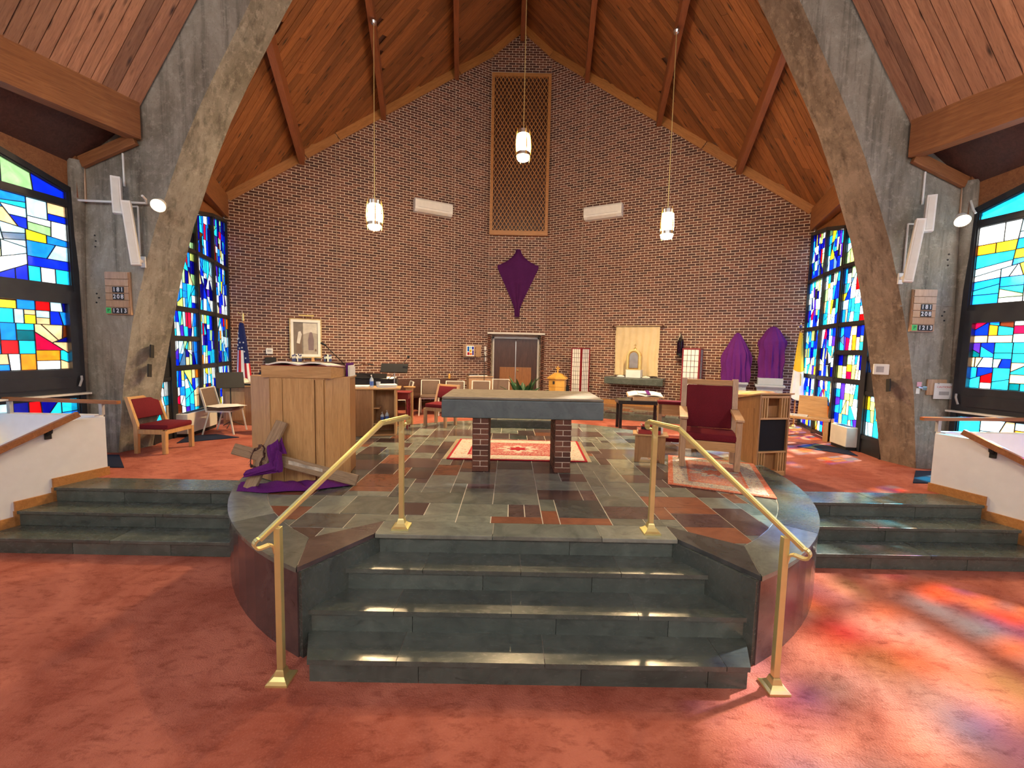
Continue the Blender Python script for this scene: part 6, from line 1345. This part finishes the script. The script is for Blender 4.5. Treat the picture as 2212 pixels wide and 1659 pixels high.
# ------------------------------------------------------------------ things fixed to the concrete piers
for sgn in (-1, 1):
    side = 'left' if sgn < 0 else 'right'
    P = lambda x, y, z: (sgn*x, y, z)
    t = thing('wall_lamp', 'lit round floodlight on an arm on the %s pier' % side, 'lamp', P(5.36 if sgn < 0 else 6.38, 3.55, 4.2))
    lx = sgn*(5.11 if sgn < 0 else 6.14); lz = 4.03 if sgn < 0 else 4.07
    ax = Vector((.30, -.75, -.50) if sgn < 0 else (-.35, -.62, -.60)).normalized(); q = Vector((0, 0, -1)).rotation_difference(ax).to_matrix().to_4x4(); Mx = Matrix.Translation((lx, 3.50, lz+.05)) @ q
    MB().lathe([(.04, .14), (.065, .11), (.09, .0), (.087, -.01), (.078, .0), (0, .0)], 20).xf(Mx).build('shade', M_plastic, t, world=True, smooth=True)
    MB().lathe([(.0, -.012), (.05, -.014), (.078, .0), (.0, .002)], 20).xf(Mx).build('lamp_glass', M_spot, t, world=True, smooth=True)
    m = MB()
    if sgn < 0: m.tube([P(6.42, 3.70, 4.19), P(5.44, 3.70, 4.17), P(5.38, 3.62, 4.2), P(5.36, 3.54, 4.22)], .016, 8)
    else: m.tube([P(6.46, 3.72, 4.50), P(6.40, 3.66, 4.44), P(6.36, 3.58, 4.30), P(6.36, 3.54, 4.24)], .014, 8)
    m.build('arm', M_plastic, t, world=True)
    ld = bpy.data.lights.new('floodlight', 'SPOT'); ld.energy = 90; ld.color = (1, .80, .40); ld.spot_size = 1.7; ld.spot_blend = .6; ld.shadow_soft_size = .08
    lo = bpy.data.objects.new('floodlight', ld); COL.objects.link(lo); lo.matrix_world = Matrix.Translation(Vector((lx, 3.50, lz+.05))+ax*.05) @ Vector((0, 0, -1)).rotation_difference(ax).to_matrix().to_4x4()
    # column loudspeakers
    for k, (xa, za, xb, zb, lab) in enumerate(((5.76, 3.98, 5.77, 4.49, 'short white column loudspeaker high on the %s pier' % side), (5.54, 3.27, 5.61, 4.15, 'long tilted white column loudspeaker on the %s pier' % side))):
        t = thing('column_speaker', lab, 'loudspeaker', P(xa, 3.66, za)); p0, p1 = Vector(P(xa, 3.60, za)), Vector(P(xb, 3.56 if k else 3.60, zb)); m = MB()
        d0 = (p1-p0).normalized(); ex = Vector((1, 0, 0)); ex = (ex-d0*ex.dot(d0)).normalized(); rot = Matrix.Rotation(sgn*-.55, 3, d0); ex = rot @ ex; ey = d0.cross(ex); L = (p1-p0).length
        M = Matrix(((ex.x, ey.x, d0.x, p0.x), (ex.y, ey.y, d0.y, p0.y), (ex.z, ey.z, d0.z, p0.z), (0, 0, 0, 1)))
        MB().bbox(-.055, .055, -.05, .05, 0, L, .008, M).build('cabinet', M_plastic, t, world=True); MB().bbox(-.035, .035, -.056, -.048, .03, L-.03, .003, M).build('grille', M_alu, t, world=True)
        m = MB(); m.bbox(-.035, .035, -.01, .01, -.08, .08, .004, Matrix.Translation(P(xa+.04, YF-.015, za+.08))); m.bar(P(xa+.04, YF-.02, za+.08), (p0+d0*.1), .02, .04); m.build('wall_bracket', M_plastic, t, world=True)
    # surface conduits
    t = thing('conduit', 'painted cable conduit running over the %s pier below the beam' % side, 'conduit', P(6.2, YF, 4.2))
    m = MB(); m.tube([P(5.74, YF-.015, 5.02), P(5.74, YF-.015, 4.94), P(6.36, YF-.015, 4.92), P(6.37, YF-.015, 4.18)], .014, 6); m.build('brown_run', M_oakp, t, world=True)
    m = MB(); m.tube([P(5.80, YF-.015, 4.88), P(5.80, YF-.015, 4.42)], .014, 6); m.tube([P(5.62, YF-.015, 4.14), P(5.62, YF-.015, 3.45)], .012, 6); m.tube([P(5.62, YF-.015, 4.14), P(5.78, YF-.015, 4.14)], .012, 6); m.build('white_run', M_plastic, t, world=True)
    if sgn < 0: u = thing('junction_box', 'dark junction box at the end of the left conduit', 'box', P(6.43, YF-.04, 4.2)); MB().bbox(-6.50, -6.40, YF-.08, YF-.005, 4.13, 4.28, .004).build('box', M_navy, u, world=True)
    # hymn boards
    xc = 5.955; t = thing('hymn_board', 'wooden hymn number board on the %s concrete pier' % side, 'sign', (sgn*xc, YF-.03, 2.58))
    MB().bbox(sgn*xc-.18, sgn*xc+.18, YF-.035, YF-.004, 2.575, 3.20, .004).build('back_board', M_oakp, t, world=True)
    for k in range(6): z = 2.585+.102*k; MB().bbox(sgn*xc-.172, sgn*xc+.166, YF-.052, YF-.034, z, z+.094, .003).build('plank', M_oakp, t, world=True)
    for k, s in ((0, '1213'), (2, '208'), (3, '181')):
        z = 2.632+.102*k; n = len(s); x0 = sgn*xc+(.02 if n == 3 else .03)
        for i, ch in enumerate(s):
            x = x0+(i-(n-1)/2)*.056; c = MB().bbox(x-.027, x+.027, YF-.057, YF-.053, z-.042, z+.042, .001).build('number_card', M_ink, t, world=True)
            text(ch, .082, M_white, c, FRONT(x, YF-.0576, z), 'number', bold=.002)
    c = MB().bbox(sgn*xc-.168, sgn*xc-.096, YF-.058, YF-.053, 2.592, 2.674, .001).build('letter_card', M_green_l, t, world=True); text('P', .07, M_ink, c, FRONT(sgn*xc-.132, YF-.0586, 2.633), 'letter')
# right pier: thermostat box, plaque, notices
t = thing('intercom_box', 'white box with small picture on the curved right pier', 'box', (5.50, 3.95, 1.92))
Mx = Matrix.Translation((5.56, 3.93, 2.0)) @ Matrix.Rotation(-.65, 4, 'Z'); MB().bbox(-.09, .09, -.07, .07, -.08, .08, .006, Mx).build('casing', M_plastic, t, world=True); MB().box(-.06, .03, -.073, -.069, -.045, .045, Mx).build('display', M_grey, t, world=True)
t = thing('wooden_plaque', 'oak board on the right pier behind the paper notice', 'plaque', (6.28, YF-.02, 1.62)); MB().bbox(6.13, 6.42, YF-.03, YF-.004, 1.63, 1.87, .006).build('board', M_oakp, t, world=True)
t = thing('notice', 'white caution notice sheet pinned over the oak plaque', 'notice', (6.37, YF-.04, 1.58))
s = MB().bbox(6.225, 6.525, YF-.044, YF-.034, 1.575, 1.815, .001).build('sheet', M_linen, t, world=True)
text('CAUTION!!!', .042, M_redink, s, FRONT(6.375, YF-.0445, 1.755)); MB().box(6.30, 6.45, YF-.046, YF-.0442, 1.635, 1.69).build('picture', M_grey, t, world=True); MB().box(6.29, 6.47, YF-.0455, YF-.0442, 1.715, 1.722).build('text_line', M_alu, t, world=True)
for x in (6.28, 6.47): MB().bbox(x-.012, x+.012, YF-.05, YF-.040, 1.800, 1.818, .002).build('clip', M_grey, t, world=True)
t = thing('notice', 'pink paper slip beside the oak plaque', 'notice', (6.02, YF-.02, 1.72)); MB().box(5.99, 6.06, YF-.008, YF-.004, 1.755, 1.825).build('sheet', M_pink, t, world=True)
t = thing('notice', 'pale paper slip below the pink slip on the right pier', 'notice', (6.02, YF-.02, 1.66)); MB().box(5.985, 6.04, YF-.008, YF-.004, 1.645, 1.73).build('sheet', M_paper, t, world=True)
t = thing('wall_hook', 'small metal lock and hook left of the oak plaque', 'hook', (6.09, YF-.03, 1.73)); m = MB(); m.bbox(6.06, 6.13, YF-.03, YF-.004, 1.70, 1.76, .006); m.tube([(6.0, YF-.02, 1.745), (6.06, YF-.02, 1.735)], .012, 8); m.build('lock', M_steel, t, world=True)
